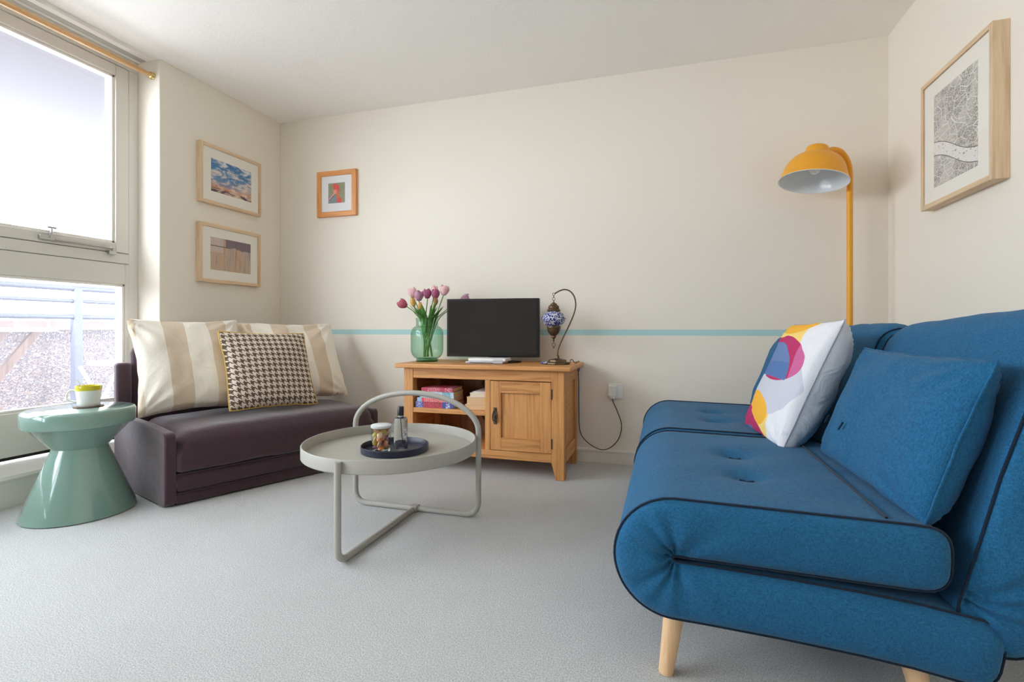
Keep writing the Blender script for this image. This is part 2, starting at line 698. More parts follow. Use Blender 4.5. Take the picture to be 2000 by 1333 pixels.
# ------------------------------------------------------------------ room shell
XL, XR, YB, YF, ZC = -2.833, 1.148, 3.19, -2.5, 2.418
YW = 2.223            # where the left wall ends and the window recess starts
XW = -3.0             # room face of the window frames
struct(B((-3.3, YF - 0.2, -0.12), (XR + 0.2, YB + 0.2, 0)), 'floor', M['carpet'])
struct(B((-3.12, YF - 0.2, ZC), (XR + 0.2, YB + 0.2, ZC + 0.12)), 'ceiling', M['ceiling'])
struct(B((XL - 0.3, YB, 0), (XR + 0.2, YB + 0.15, ZC)), 'wall_back', M['wall_band'])
struct(B((-3.13, YW, 0), (XL, YB, ZC)), 'wall_left', M['wall'], bevel=0.004)
struct(B((XR, YF, 0), (XR + 0.15, YB, ZC)), 'wall_right', M['wall'])
struct(B((-3.13, YF - 0.15, 0), (XR, YF, ZC)), 'wall_front', M['wall_front'])

# skirting
prof = [(0, 0), (0.014, 0), (0.014, 0.068), (0.020, 0.072), (0.020, 0.082), (0.012, 0.088), (0, 0.088)]
struct(MB().prism(prof, lambda u, v, d: (d, YB - u, v), XL, XR), 'baseboard_back', M['trim'])
struct(MB().prism(prof, lambda u, v, d: (XR - u, d, v), YF, YB - 0.02), 'baseboard_right', M['trim'])
struct(MB().prism(prof, lambda u, v, d: (XL + u, d, v), YW, YB - 0.02), 'baseboard_left', M['trim'])

# window recess: low upstand, ledge, ceiling track
struct(MB().box((-3.12, YF, 0), (-2.945, YW, 0.128)), 'trim_1', M['trim'])
struct(MB().prism([(-3.1, 0.128), (-2.935, 0.128), (-2.932, 0.134), (-2.937, 0.149), (-2.985, 0.165), (-3.1, 0.2)],
                  lambda u, v, d: (u, d, v), YF, YW), 'trim_2', M['trim'])
tr = MB()
tr.box((-2.945, YF, ZC - 0.022), (-2.855, YW - 0.03, ZC))
tr.cur = 1
tr.box((-2.935, YF, ZC - 0.024), (-2.895, YW - 0.035, ZC - 0.0215))
struct(tr, 'trim_3', [M['trim'], M['greige']])

# ------------------------------------------------------------------ glazing on the left: opening top lights over fixed panes
BAYS = [(1.0, 2.166), (-0.235, 0.93), (-1.47, -0.305)]
WT = 0.09             # frame depth


def window(idx, y0, y1, z0, z1, glass_in, sash):
    r = bpy.data.objects.new('window_%d' % idx, None)
    COL.objects.link(r)
    r.location = (XW, 0, 0)
    r['kind'] = 'structure'
    gy0, gy1, gz0, gz1 = glass_in
    m = MB()
    for lo, hi in (((y0, z0), (gy0, z1)), ((gy1, z0), (y1, z1)), ((gy0, z0), (gy1, gz0)), ((gy0, gz1), (gy1, z1))):
        m.box((-WT, lo[0], lo[1]), (0.0 if sash else -0.006, hi[0], hi[1]))
    m.build('sash' if sash else 'frame', M['frame'], r, bevel=0.004)
    bd = MB()
    w = 0.014
    for lo, hi in (((gy0, gz0), (gy0 + w, gz1)), ((gy1 - w, gz0), (gy1, gz1)), ((gy0, gz0), (gy1, gz0 + w)), ((gy0, gz1 - w), (gy1, gz1))):
        bd.box((-0.05, lo[0], lo[1]), (-0.012, hi[0], hi[1]))
    bd.build('glazing_bead', M['trim'], r, bevel=0.003)
    B((-0.062, gy0 + 0.002, gz0 + 0.002), (-0.052, gy1 - 0.002, gz1 - 0.002)).build('pane', M['pane'] if sash else M['pane_hazy'], r)
    return r


k = 1
for (a, b) in BAYS:
    w1 = window(k, a, b, 1.276, 2.346, (a + 0.072, b - 0.072, 1.328, 2.286), True)
    if k == 1:
        # stay on the bottom rail of the opening light
        st = thing('window_stay', 'pale metal casement stay on the bottom rail of the upper window', 'window stay', (XW, 1.765, 1.30))
        MB().tube([(0.014, 0.02, -0.008), (0.014, 0.30, -0.008)], 0.0055, 8).build('bar', M['steel'], st)
        MB().box((0.0, -0.045, -0.012), (0.014, 0.045, 0.012)).build('mounting_plate', M['steel'], st, bevel=0.003)
        h = MB().tube([(0.012, 0.0, 0.0), (0.022, 0.0, 0.03), (0.024, 0.0, 0.052)], 0.006, 8)
        h.tube([(0.024, -0.02, 0.052), (0.024, 0.02, 0.052)], 0.005, 8)
        h.build('handle', M['steel'], st)
        MB().box((0.0, 0.28, -0.042), (0.02, 0.32, -0.022)).tube([(0.008, 0.3, -0.03), (0.018, 0.3, 0.0)], 0.004, 8).build('peg_catch', M['steel'], st, bevel=0.002)
    k += 1
    window(k, a - 0.035, b + 0.04, 0.222, 1.213, (a + 0.02, b - 0.015, 0.432, 1.096), False)
    k += 1
# fixed frame round the lights
fm = MB()
fm.box((XW - WT, YF, 2.35), (XW - 0.004, YW, ZC))
fm.box((XW - WT, 2.169, 0.2), (XW - 0.004, YW, 2.35))
fm.box((XW - WT, YF, 1.216), (XW - 0.004, 2.169, 1.273))
for y in (0.93, -0.305, -1.54):
    fm.box((XW - WT, y + 0.003, 1.273), (XW - 0.004, y + 0.067, 2.35))
fm.box((XW - WT, YF, 0.2), (XW - 0.004, -1.51, 2.35))
struct(fm, 'trim_4', M['frame'], bevel=0.003)
# dark strips behind the gaps
sl = MB()
sl.box((XW - 0.06, YF, 1.270), (XW - 0.02, 2.172, 1.280)).box((XW - 0.06, YF, 2.344), (XW - 0.02, 2.172, 2.354))
sl.box((XW - 0.06, YF, 0.205), (XW - 0.02, 2.172, 0.226)).box((XW - 0.06, 2.162, 1.27), (XW - 0.02, 2.174, 2.35))
struct(sl, 'trim_5', M['gap'])

# curtain pole with brass end
cp = thing('curtain_pole', 'long varnished wooden curtain pole above the upper window', 'curtain pole', (-2.885, 2.2, 2.325))
MB().tube([(0, -4.6, 0), (0, 0.0, 0)], 0.0135, 14).build('rod', M['pole_wood'], cp)
MB().lathe([(0, 0), (0.014, 0), (0.019, 0.004), (0.019, 0.010), (0.015, 0.013), (0.021, 0.018), (0.021, 0.0228), (0, 0.0228)], 20,
           mat=Matrix.Rotation(-PI / 2, 4, 'X')).build('end_socket', M['brass'], cp)

# ------------------------------------------------------------------ outside: balcony, parapet, railing, furniture
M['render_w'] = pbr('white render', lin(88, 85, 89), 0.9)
M['paving'] = pbr('pale balcony paving', lin(126, 121, 122), 0.9, var=0.1)


def pebble_mat():
    t = NT('pebbledash')
    t.b.inputs['Roughness'].default_value = 0.95
    vo = t.n('ShaderNodeTexVoronoi', feature='F1')
    vo.inputs['Scale'].default_value = 75
    t.link(t.coord(), vo.inputs['Vector'])
    r = t.xyz(vo.outputs['Color'])[0]
    t.base(t.ramp(r, [(0.0, lin(100, 94, 100)), (0.25, lin(120, 112, 116)), (0.6, lin(132, 118, 114)), (0.85, lin(148, 146, 152))], 'CONSTANT'))
    t.bump(vo.outputs['Distance'], 0.8, 0.02)
    return t.m


def brick_mat():
    t = NT('pink coping bricks')
    br = t.n('ShaderNodeTexBrick')
    br.inputs['Color1'].default_value = lin(132, 108, 104)
    br.inputs['Color2'].default_value = lin(146, 124, 118)
    br.inputs['Mortar'].default_value = lin(190, 184, 184)
    br.inputs['Scale'].default_value = 1.0
    br.inputs['Brick Width'].default_value = 0.23
    br.inputs['Row Height'].default_value = 0.5
    br.inputs['Mortar Size'].default_value = 0.012
    br.offset = 0.0
    t.link(t.coord((1, 1, 1), (0, 0, PI / 2)), br.inputs['Vector'])
    t.base(br.outputs[0])
    t.b.inputs['Roughness'].default_value = 0.9
    return t.m


M['pebble'] = pebble_mat()
M['brick'] = brick_mat()
M['rail'] = pbr('blue grey railing paint', lin(76, 80, 96), 0.5)
M['teak'] = wood('weathered wood', lin(134, 112, 106), lin(114, 94, 88), 2)
struct(B((-5.5, -6, -0.2), (-3.13, 6.5, 0.02)), 'balcony_floor', M['paving'])
struct(B((-4.98, 1.25, 2.62), (-3.13, 6.5, 2.85)), 'balcony_soffit', M['render_w'])  # near end stops short, out of view, to let in more sky light
struct(B((-5.35, -6, 0.02), (-5.1, 6.5, 0.83)), 'parapet_wall', M['pebble'])
struct(B((-5.37, -6, 0.832), (-5.08, 6.5, 0.905)), 'parapet_coping', M['brick'])
rl = thing('balcony_railing', 'blue grey metal balcony railing outside the window', 'railing', (-4.85, 0, 0.02))
for z, r in ((1.165, 0.026), (1.055, 0.017), (0.92, 0.022)):
    MB().tube([(0, -5.5, z), (0, 5.5, z)], r, 12).build('rail', M['rail'], rl)
for y in (3.06, 1.2, -0.7, -2.5, 4.9):
    MB().box((-0.03, y - 0.03, 0), (0.03, y + 0.03, 1.165)).build('post', M['rail'], rl, bevel=0.004)
tb = thing('bistro_table', 'round white folding table with crossed wooden legs on the balcony', 'outdoor table', (-4.15, 2.0, 0.02))
MB().lathe([(0, 0.80), (0.42, 0.80), (0.43, 0.812), (0.42, 0.825), (0, 0.825)], 48).build('tabletop', M['white_pl'], tb)
for sx in (-0.16, 0.16):
    for sg in (-1, 1):
        MB().box((-0.012, -0.025, -0.5), (0.012, 0.025, 0.5),
                 Matrix.Translation((sx + 0.013 * sg, 0, 0.40)) @ Matrix.Rotation(sg * math.radians(36), 4, 'X')).build('leg', M['teak'], tb, bevel=0.003)
ch = thing('folding_chair', 'white folding chair with a slim seat on the balcony', 'outdoor chair', (-3.72, 2.62, 0.02), 0.3)
MB().lathe([(0, 0.565), (0.17, 0.565), (0.182, 0.577), (0.17, 0.592), (0, 0.592)], 32).build('seat', M['white_pl'], ch)
for sx in (-0.13, 0.13):
    for sg in (-1, 1):
        MB().tube([(sx + 0.013 * sg, -0.2 * sg, 0.012), (sx + 0.013 * sg, 0.16 * sg, 0.56)], 0.012, 8).build('leg', M['white_pl'], ch)


# ------------------------------------------------------------------ cushions
def cushion(name, w, h, tf, tb, mats, label, cat, group=None, n=44, pinch=0.055, seed=0, wr=0.006, pipe=None, pipe_r=0.0035, q=0.5, droop=0.0, parent=None):
    """soft pillow: local x width, y height, z front"""
    m = MB()
    idx = {}
    N = n

    def pt(i, j, side):
        u, v = -1 + 2 * i / N, -1 + 2 * j / N
        x = u * w / 2 * (1 - pinch * (1 - v * v) ** 1.5 * abs(u) ** 3)
        y = v * h / 2 * (1 - pinch * (1 - u * u) ** 1.5 * abs(v) ** 3)
        e = max(0.0, (1 - abs(u) ** 2.4)) ** q * max(0.0, (1 - abs(v) ** 2.4)) ** q
        t = (tf if side > 0 else tb) * e
        # belly sits lower than the middle
        t *= 1 - droop * v
        nz = mnoise.noise(Vector((x * 5 + seed, y * 5, side * 3.1)))
        nz2 = mnoise.noise(Vector((x * 14 + seed, y * 14, side * 7.7)))
        t += (nz * wr * 1.5 + nz2 * wr * 0.5) * min(1, e * 1.5)
        # creases running in from the corners
        d = max(0.0, 1 - min(math.hypot(abs(u) - 1, abs(v) - 1) / 0.9, 1))
        ang = math.atan2(1 - abs(v), 1 - abs(u) + 1e-6)
        t += wr * 0.9 * d * math.sin(ang * 13 + seed) * min(1, e * 2)
        wob = 0.004 * mnoise.noise(Vector((u * 4 + seed, v * 4, 9.0)))
        return (x + wob, y + wob, side * t)

    for side in (1, -1):
        for i in range(N + 1):
            for j in range(N + 1):
                if side < 0 and (i in (0, N) or j in (0, N)):
                    idx[(side, i, j)] = idx[(1, i, j)]
                else:
                    idx[(side, i, j)] = len(m.v)
                    m.v.append(pt(i, j, side))
    for side in (1, -1):
        for i in range(N):
            for j in range(N):
                f = [idx[(side, i, j)], idx[(side, i + 1, j)], idx[(side, i + 1, j + 1)], idx[(side, i, j + 1)]]
                m.f.append(tuple(f if side > 0 else f[::-1]))
                m.mi.append(0 if side > 0 else len(mats) - 1)
    r = thing(name, label, cat, group=group)
    m.build('cover', mats if len(mats) > 1 else mats[0], r, angle=70)
    if pipe is not None:
        path = [m.v[idx[(1, i, 0)]] for i in range(N)] + [m.v[idx[(1, N, j)]] for j in range(N)]
        path += [m.v[idx[(1, i, N)]] for i in range(N, 0, -1)] + [m.v[idx[(1, 0, j)]] for j in range(N, 0, -1)]
        MB().tube(path, pipe_r, 6, closed=True).build('piping', pipe, r)
    return r


# ------------------------------------------------------------------ aubergine chair bed in the window corner
O = Vector((-2.22, 1.767, 0))
ANG = math.radians(24.15)
AX = Vector((math.sin(ANG), math.cos(ANG), 0))
AY = Vector((-math.cos(ANG), math.sin(ANG), 0))


def dk(x, y, z):
    return O + AX * x + AY * y + Vector((0, 0, z))


ds = thing('chair_bed', 'low aubergine fold-out chair bed set across the corner by the window', 'sofa', O, PI / 2 - ANG)


def _rp(pts, r):
    P = [Vector((a, b, 0)) for a, b in pts]
    out = []
    N = len(P)
    for i in range(N):
        a, b, c = P[i - 1], P[i], P[(i + 1) % N]
        d0, d1 = (a - b).normalized(), (c - b).normalized()
        ang = max(d0.angle(d1), 0.05)
        L = min(r / math.tan(ang / 2), (a - b).length * 0.45, (c - b).length * 0.45)
        s, e = b + d0 * L, b + d1 * L
        for k in range(6):
            t = k / 5
            out.append(s.lerp(b, t).lerp(b.lerp(e, t), t))
    return out


skew = -0.099
lp = _rp([(0.0, 0.0), (0.0, 0.345), (0.30, 0.365), (0.66, 0.372), (0.66, 0.0)], 0.035)
MB().prism([(p.x, p.y) for p in lp], lambda u, v, d: (d + skew * u, u, v + 0.004), 0.0, 0.047).build('side_panel', M['plum'], ds, bevel=0.008, seg=3)
rp_ = _rp([(0.012, 0.0), (0.012, 0.325), (0.30, 0.325), (0.62, 0.33), (0.62, 0.0)], 0.03)
MB().prism([(p.x, p.y) for p in rp_], lambda u, v, d: (d, u, v + 0.004), 1.122, 1.162).build('side_panel', M['plum'], ds, bevel=0.008, seg=3)
MB().box((-0.066, 0.60, 0.37), (0.004, 0.672, 0.655)).build('back_post', M['plum'], ds, bevel=0.018, seg=4)


def soft_box(lo, hi, n, bulge, rad, wr=0.004, seed=0, top_r=None):
    """upholstered block: rounded box with a crowned top and gentle unevenness"""
    nx, ny, nz = n
    (x0, y0, z0), (x1, y1, z1) = lo, hi
    cx, cy, cz = (x0 + x1) / 2, (y0 + y1) / 2, (z0 + z1) / 2
    hx, hy, hz = (x1 - x0) / 2, (y1 - y0) / 2, (z1 - z0) / 2
    bm = bmesh.new()
    seen = {}

    def vert(i, j, kk):
        key = (i, j, kk)
        if key in seen:
            return seen[key]
        p = Vector((-1 + 2 * i / nx, -1 + 2 * j / ny, -1 + 2 * kk / nz))
        q = Vector((p.x * hx, p.y * hy, p.z * hz))
        r = rad if not (top_r and p.z > 0) else top_r
        r = min(r, hz, hx, hy)
        inner = Vector((max(-hx + r, min(hx - r, q.x)), max(-hy + r, min(hy - r, q.y)), max(-hz + r, min(hz - r, q.z))))
        d = q - inner
        if d.length > 1e-6:
            q = inner + d.normalized() * r
        cr = (1 - p.x ** 2) ** 0.5 if abs(p.x) < 1 else 0
        cr *= (1 - p.y ** 2) ** 0.5 if abs(p.y) < 1 else 0
        if p.z > 0:
            q.z += bulge * cr * p.z
        w = mnoise.noise(Vector((q.x * 6 + seed, q.y * 6, q.z * 6))) * wr
        q += Vector((w * p.x, w * p.y, w * p.z))
        seen[key] = bm.verts.new((q.x + cx, q.y + cy, q.z + cz))
        return seen[key]

    def face(*ks):
        try:
            bm.faces.new([vert(*k_) for k_ in ks])
        except ValueError:
            pass
    for i in range(nx):
        for j in range(ny):
            face((i, j, 0), (i, j + 1, 0), (i + 1, j + 1, 0), (i + 1, j, 0))
            face((i, j, nz), (i + 1, j, nz), (i + 1, j + 1, nz), (i, j + 1, nz))
    for i in range(nx):
        for kk in range(nz):
            face((i, 0, kk), (i + 1, 0, kk), (i + 1, 0, kk + 1), (i, 0, kk + 1))
            face((i, ny, kk), (i, ny, kk + 1), (i + 1, ny, kk + 1), (i + 1, ny, kk))
    for j in range(ny):
        for kk in range(nz):
            face((0, j, kk), (0, j, kk + 1), (0, j + 1, kk + 1), (0, j + 1, kk))
            face((nx, j, kk), (nx, j + 1, kk), (nx, j + 1, kk + 1), (nx, j, kk + 1))
    m = MB()
    bm.verts.index_update()
    m.v = [tuple(v.co) for v in bm.verts]
    m.f = [tuple(v.index for v in f.verts) for f in bm.faces]
    m.mi = [0] * len(m.f)
    bm.free()
    return m


soft_box((0.047, -0.012, 0.155), (1.128, 0.62, 0.345), (44, 26, 10), 0.022, 0.022, 0.006, 3, top_r=0.07).build('seat_cushion', M['plum'], ds, angle=80)
soft_box((0.047, 0.0, 0.062), (1.122, 0.58, 0.148), (30, 8, 6), 0.0, 0.014, 0.003, 8).build('middle_panel', M['plum'], ds, angle=80)
soft_box((0.047, 0.004, 0.006), (1.122, 0.58, 0.060), (30, 8, 4), 0.0, 0.008, 0.002, 18).build('base_panel', M['plum'], ds, angle=80)
soft_box((0.005, 0.625, 0.10), (1.02, 0.705, 0.745), (30, 8, 16), 0.0, 0.04, 0.006, 5).build('back_cushion', M['plum'], ds, angle=80)
MB().tube([(0.05, -0.006, 0.151), (1.12, -0.006, 0.151)], 0.003, 6).tube([(0.05, 0.0, 0.061), (1.12, 0.0, 0.061)], 0.003, 6).build('seam', M['plum_pipe'], ds)

# pillows on it
LEAN = Vector((AY.x * 0.43, AY.y * 0.43, 0.90))
p1 = cushion('striped_pillow', 0.555, 0.56, 0.085, 0.075, [M['stripe']], 'cream and beige striped pillow at the window end of the aubergine seat', 'pillow',
             'striped pillows', seed=1.3, wr=0.014, pinch=0.085, q=0.42, droop=0.15)
place(p1, dk(0.250, 0.465, 0.640), AX + Vector((0, 0, 0.0)), LEAN)
p2 = cushion('striped_pillow', 0.62, 0.54, 0.075, 0.07, [M['stripe']], 'cream and beige striped pillow at the right-hand end, partly behind the houndstooth cushion', 'pillow',
             'striped pillows', seed=6.1, wr=0.014, pinch=0.05, q=0.42, droop=0.15)
place(p2, dk(0.845, 0.475, 0.632), AX, LEAN + Vector((0, 0, 0)))
p3 = cushion('houndstooth_cushion', 0.50, 0.475, 0.070, 0.055, [M['hound'], M['yellow_back']], 'square brown and cream houndstooth cushion with ochre piping', 'cushion',
             seed=3.7, wr=0.006, pinch=0.045, pipe=M['yellow_pipe'])
place(p3, dk(0.603, 0.292, 0.600), AX + Vector((0, 0, -0.03)), LEAN + Vector((AX.x * -0.03, AX.y * -0.03, 0)))

# ------------------------------------------------------------------ sage stool table, mug, coaster, spoon
sg = thing('side_table', 'glossy sage green hourglass side table beside the aubergine chair bed', 'side table', (-2.574, 1.640, 0))
MB().lathe([(0, 0.0), (0.202, 0.0), (0.211, 0.004), (0.211, 0.010), (0.104, 0.290), (0.101, 0.300)], 72).build('pedestal', M['sage'], sg)
MB().lathe([(0.101, 0.300), (0.112, 0.312), (0.186, 0.398), (0.203, 0.404), (0.2065, 0.412), (0.2065, 0.462), (0.203, 0.470), (0.196, 0.4745), (0, 0.4745)], 72).build('tabletop', M['sage'], sg)
mx, my = -2.575, 1.675
MZ = 0.4745
tag(MB().lathe([(0, MZ), (0.056, MZ), (0.057, MZ + 0.002), (0.056, MZ + 0.0045), (0, MZ + 0.0045)], 40, (mx, my, 0)).build('coaster', M['coaster']),
    'round brown coaster under the mug', 'coaster')
mg = thing('mug', 'white mug with a yellow rim on the sage green side table', 'mug', (mx, my, MZ + 0.0045))
mg.scale = (1.08, 1.08, 1.08)
mb = MB().lathe([(0, 0), (0.036, 0), (0.0395, 0.004), (0.0405, 0.03), (0.0445, 0.068)], 40)
mb.cur = 1
mb.lathe([(0.0445, 0.068), (0.0465, 0.0865), (0.046, 0.088), (0.0435, 0.0865), (0.0415, 0.068)], 40)
mb.cur = 0
mb.lathe([(0.0415, 0.068), (0.0365, 0.01), (0, 0.008)], 40)
mb.build('body', [M['white_cer'], M['yellow_cer']], mg)
hd = Vector((-0.62, -0.78, 0)).normalized()
MB().tube(spline([hd * 0.041 + Vector((0, 0, 0.066)), hd * 0.060 + Vector((0, 0, 0.069)), hd * 0.071 + Vector((0, 0, 0.05)), hd * 0.066 + Vector((0, 0, 0.028)), hd * 0.0395 + Vector((0, 0, 0.02))], 6), 0.0042, 10).build('handle', M['white_cer'], mg)
sp = thing('teaspoon', 'teaspoon standing in the white mug', 'spoon', (mx, my, MZ + 0.0175))
MB().tube([(0.012, 0.01, 0.0), (-0.016, -0.016, 0.075), (-0.030, -0.030, 0.112)], [0.0022, 0.0022, 0.0035], 8).build('stem', M['white_cer'], sp)
MB().ball((0.012, 0.01, 0.004), 0.010, 0.007, 0.004).build('bowl', M['white_cer'], sp)

# ------------------------------------------------------------------ tray table
TC = Vector((-1.105, 1.885, 0))
TR = 0.355
ct = thing('coffee_table', 'round grey beige tray coffee table with an arched tube handle', 'coffee table', TC)
ZT = 0.333
MB().lathe([(0, ZT - 0.010), (TR - 0.004, ZT - 0.010), (TR, ZT - 0.006), (TR, 0.372), (TR - 0.002, 0.375), (TR - 0.005, 0.375), (TR - 0.007, 0.372), (TR - 0.007, ZT), (0, ZT)], 96).build('tray_top', M['greige'], ct)
hy = 0.205
HW = 0.3135
arch = []
for i in range(25):
    a = PI * i / 24
    arch.append((-HW * math.cos(a), hy, 0.385 + 0.158 * math.sin(a)))
low = fillet([(HW, hy, 0.385), (HW, hy, 0.0125), (-HW, hy, 0.0125), (-HW, hy, 0.385)], 0.065, 8)
MB().tube(arch + low[1:-1], 0.0125, 12, closed=True).build('hoop_frame', M['greige'], ct)
MB().tube(fillet([(-0.0, -TR - 0.010, 0.370), (-0.0, -TR - 0.010, 0.0125), (0.0, hy - 0.004, 0.0125)], 0.055, 8), 0.0125, 12).build('leg', M['greige'], ct)
MB().box((-0.02, hy - 0.02, 0.0), (0.02, hy + 0.02, 0.028)).build('joint_bracket', M['greige'], ct, bevel=0.006)

ty = thing('serving_tray', 'small round navy tray on the coffee table', 'tray', (-1.075, 1.862, ZT))
MB().lathe([(0, 0), (0.133, 0), (0.137, 0.003), (0.138, 0.026), (0.136, 0.028), (0.134, 0.026), (0.132, 0.006), (0, 0.004)], 72).build('tray_body', M['navy'], ty)
JZ = ZT + 0.0042
jr = thing('glass_jar', 'clear lidded glass jar of shells on the navy tray', 'jar', (-1.113, 1.818, JZ))
MB().lathe([(0, 0), (0.038, 0), (0.0405, 0.003), (0.0405, 0.096), (0.0385, 0.098), (0.0385, 0.004), (0, 0.003)], 40).build('jar_body', M['jar_glass'], jr)
MB().lathe([(0, 0.0985), (0.0405, 0.0985), (0.0415, 0.1), (0.0415, 0.108), (0.039, 0.110), (0, 0.1105)], 40).build('lid', M['frost'], jr)
SHELL = [('orange', lin(238, 152, 100)), ('peach', lin(242, 178, 140)), ('mauve', lin(176, 126, 164)), ('olive yellow', lin(206, 184, 92)), ('amber', lin(232, 140, 70)), ('cream', lin(240, 208, 170))]
shell_m = {}
for nm, c in SHELL:
    shell_m[nm] = pbr(nm + ' shell', c, 0.4, var=0.15, vscale=120)


def shell_mesh(r):
    m = MB()
    n = 20
    prof = [(0.0, -0.35), (0.55, -0.28), (0.9, -0.05), (1.0, 0.12), (0.8, 0.38), (0.4, 0.58), (0, 0.66)]
    b = MB().lathe(prof, n)
    vs = []
    for (x, y, z) in b.v:
        a = math.atan2(y, x)
        rr = math.hypot(x, y)
        g = 1 + 0.10 * math.cos(8 * a)
        vs.append((x * g * r, y * g * r * 0.8, z * r * 0.7 * (1 if rr < 1e-6 else 1)))
    m.add(vs, b.f)
    return m


random.seed(11)
shells = []
proto = {}
for layer in range(5):
    z = 0.017 + layer * 0.0178
    k0 = random.random() * 6
    for q in range(6):
        if q == 5:
            rad, a = 0.0, 0
        else:
            rad, a = 0.0235, k0 + q * 2 * PI / 5
        nm = SHELL[(layer * 3 + q * 2 + (q // 3)) % 6][0]
        if nm not in proto:
            o = shell_mesh(0.0148).build('shell', shell_m[nm])
            proto[nm] = o
        else:
            o = proto[nm].copy()
            COL.objects.link(o)
        tag(o, 'small %s ribbed shell piled in the clear lidded jar' % nm, 'shell', 'shells in the jar')
        o.location = Vector((-1.113 + rad * math.cos(a), 1.818 + rad * math.sin(a), JZ + z))
        o.rotation_euler = (random.uniform(-1.2, 1.2), random.uniform(-1.2, 1.2), random.uniform(0, 6))
random.seed(21)


def label_mat():
    t = NT('oval label print')
    t.b.inputs['Roughness'].default_value = 0.6
    o = t.xyz(t.coord())
    x = t.math('DIVIDE', o[0], 0.0115)
    y = t.math('DIVIDE', o[1], 0.026)
    q = t.math('SQRT', t.math('ADD', t.math('MULTIPLY', x, x), t.math('MULTIPLY', y, y)))
    ring = t.math('MULTIPLY', t.math('GREATER_THAN', q, 0.78), t.math('LESS_THAN', q, 0.93))
    nz = t.math('GREATER_THAN', t.noise(t.coord((1, 1, 1)), 380, 1), 0.52)
    inner = t.math('MULTIPLY', t.math('LESS_THAN', q, 0.62), nz)
    lt = t.math('MULTIPLY', ring, t.math('GREATER_THAN', t.noise(t.coord(), 700, 1), 0.45))
    t.base(t.mix(t.math('MAXIMUM', lt, inner), lin(234, 234, 236), lin(84, 84, 98)))
    return t.m


bt = thing('perfume_bottle', 'clear glass perfume bottle with a black cap on the navy tray', 'bottle', (-1.058, 1.878, JZ), 0.35)
M['bottle_glass'] = pbr('clear bottle glass', (1, 1, 1, 1), 0.0)
M['bottle_glass'].node_tree.nodes['Principled BSDF'].inputs['Transmission Weight'].default_value = 1.0
M['bottle_glass'].node_tree.nodes['Principled BSDF'].inputs['IOR'].default_value = 1.33
MB().lathe([(0, 0), (0.026, 0), (0.0285, 0.004), (0.0285, 0.122), (0.026, 0.130), (0.016, 0.133), (0.0115, 0.135), (0.0115, 0.140), (0, 0.140)], 40, sy=0.85).build('bottle_body', M['bottle_glass'], bt)
MB().lathe([(0.0, 0.1405), (0.0135, 0.1405), (0.0135, 0.176), (0.0125, 0.1775), (0, 0.1775)], 28).build('cap', M['black'], bt)
MB().lathe([(0.0128, 0.1345), (0.0128, 0.1404), (0, 0.1404)], 24).build('collar', M['steel'], bt)
MB().tube([(0, 0, 0.134), (0.004, 0.0, 0.06), (0.012, -0.004, 0.016)], 0.0012, 6).build('dip_tube', M['white_pl'], bt)
lbm = MB()
nl = 24
vs, fs = [], []
for k_ in range(nl):
    a = 2 * PI * k_ / nl
    vs.append((0.0115 * math.cos(a), 0.026 * math.sin(a), 0))
    vs.append((0.0115 * math.cos(a), 0.026 * math.sin(a), 0.0008))
fs = [tuple(range(1, 2 * nl, 2)), tuple(range(2 * nl - 2, -1, -2))] + [(2 * i, 2 * ((i + 1) % nl), 2 * ((i + 1) % nl) + 1, 2 * i + 1) for i in range(nl)]
lb = lbm.add(vs, fs).build('label', label_mat(), bt)
a = math.radians(-48)
lb.rotation_euler = Matrix(((-math.sin(a), 0, math.cos(a)), (math.cos(a), 0, math.sin(a)), (0, 1, 0))).to_euler()
lb.location = (0.0293 * math.cos(a), 0.0252 * math.sin(a), 0.068)
lb['label'] = 'white oval label with dark print'

# ------------------------------------------------------------------ oak television stand
SX0, SX1, SY0, SY1 = -1.516, -0.532, 2.731, 3.155
tv = thing('tv_stand', 'small oak television stand with two open shelves and one panelled door', 'tv stand', (0, 0, 0))
MB().box((-1.566, 2.705, 0.603), (-0.492, 3.172, 0.629)).build('top', M['oak_x'], tv, bevel=0.006, seg=3)


def leg_post(x0, x1, y0, y1, inner):
    m = MB()
    xi, xo = (x1, x0) if inner > 0 else (x0, x1)
    tx = xi - inner * 0.024
    m.add([(xo, y0, 0.094), (xi, y0, 0.094), (xi, y1, 0.094), (xo, y1, 0.094), (xo, y0, 0.602), (xi, y0, 0.602), (xi, y1, 0.602), (xo, y1, 0.602),
           (xo, y0, 0), (tx, y0, 0), (tx, y1, 0), (xo, y1, 0)],
          [(4, 5, 6, 7), (0, 1, 5, 4), (1, 2, 6, 5), (2, 3, 7, 6), (3, 0, 4, 7), (8, 9, 1, 0), (9, 10, 2, 1), (10, 11, 3, 2), (11, 8, 0, 3), (11, 10, 9, 8)])
    return m


for (x0, x1, inn) in ((SX0, SX0 + 0.060, 1), (SX1 - 0.072, SX1, -1)):
    for (y0, y1) in ((SY0, SY0 + 0.058), (SY1 - 0.058, SY1)):
        leg_post(x0, x1, y0, y1, inn).build('leg', M['oak_z'], tv, bevel=0.003)
XA, XB = SX0 + 0.060, SX1 - 0.072
MB().box((XA, SY0 + 0.003, 0.543), (XB, SY0 + 0.03, 0.602)).build('top_rail', M['oak_x'], tv, bevel=0.002)
MB().box((XA, SY0 + 0.003, 0.094), (XB, SY0 + 0.03, 0.142)).build('bottom_rail', M['oak_x'], tv, bevel=0.002)
MB().box((-0.996, SY0 + 0.004, 0.142), (-0.965, SY1 - 0.02, 0.543)).build('divider', M['oak_z'], tv, bevel=0.002)
MB().box((XA - 0.02, SY0 + 0.004, 0.336), (-0.996, SY1 - 0.02, 0.364)).build('shelf', M['oak_x'], tv, bevel=0.002)
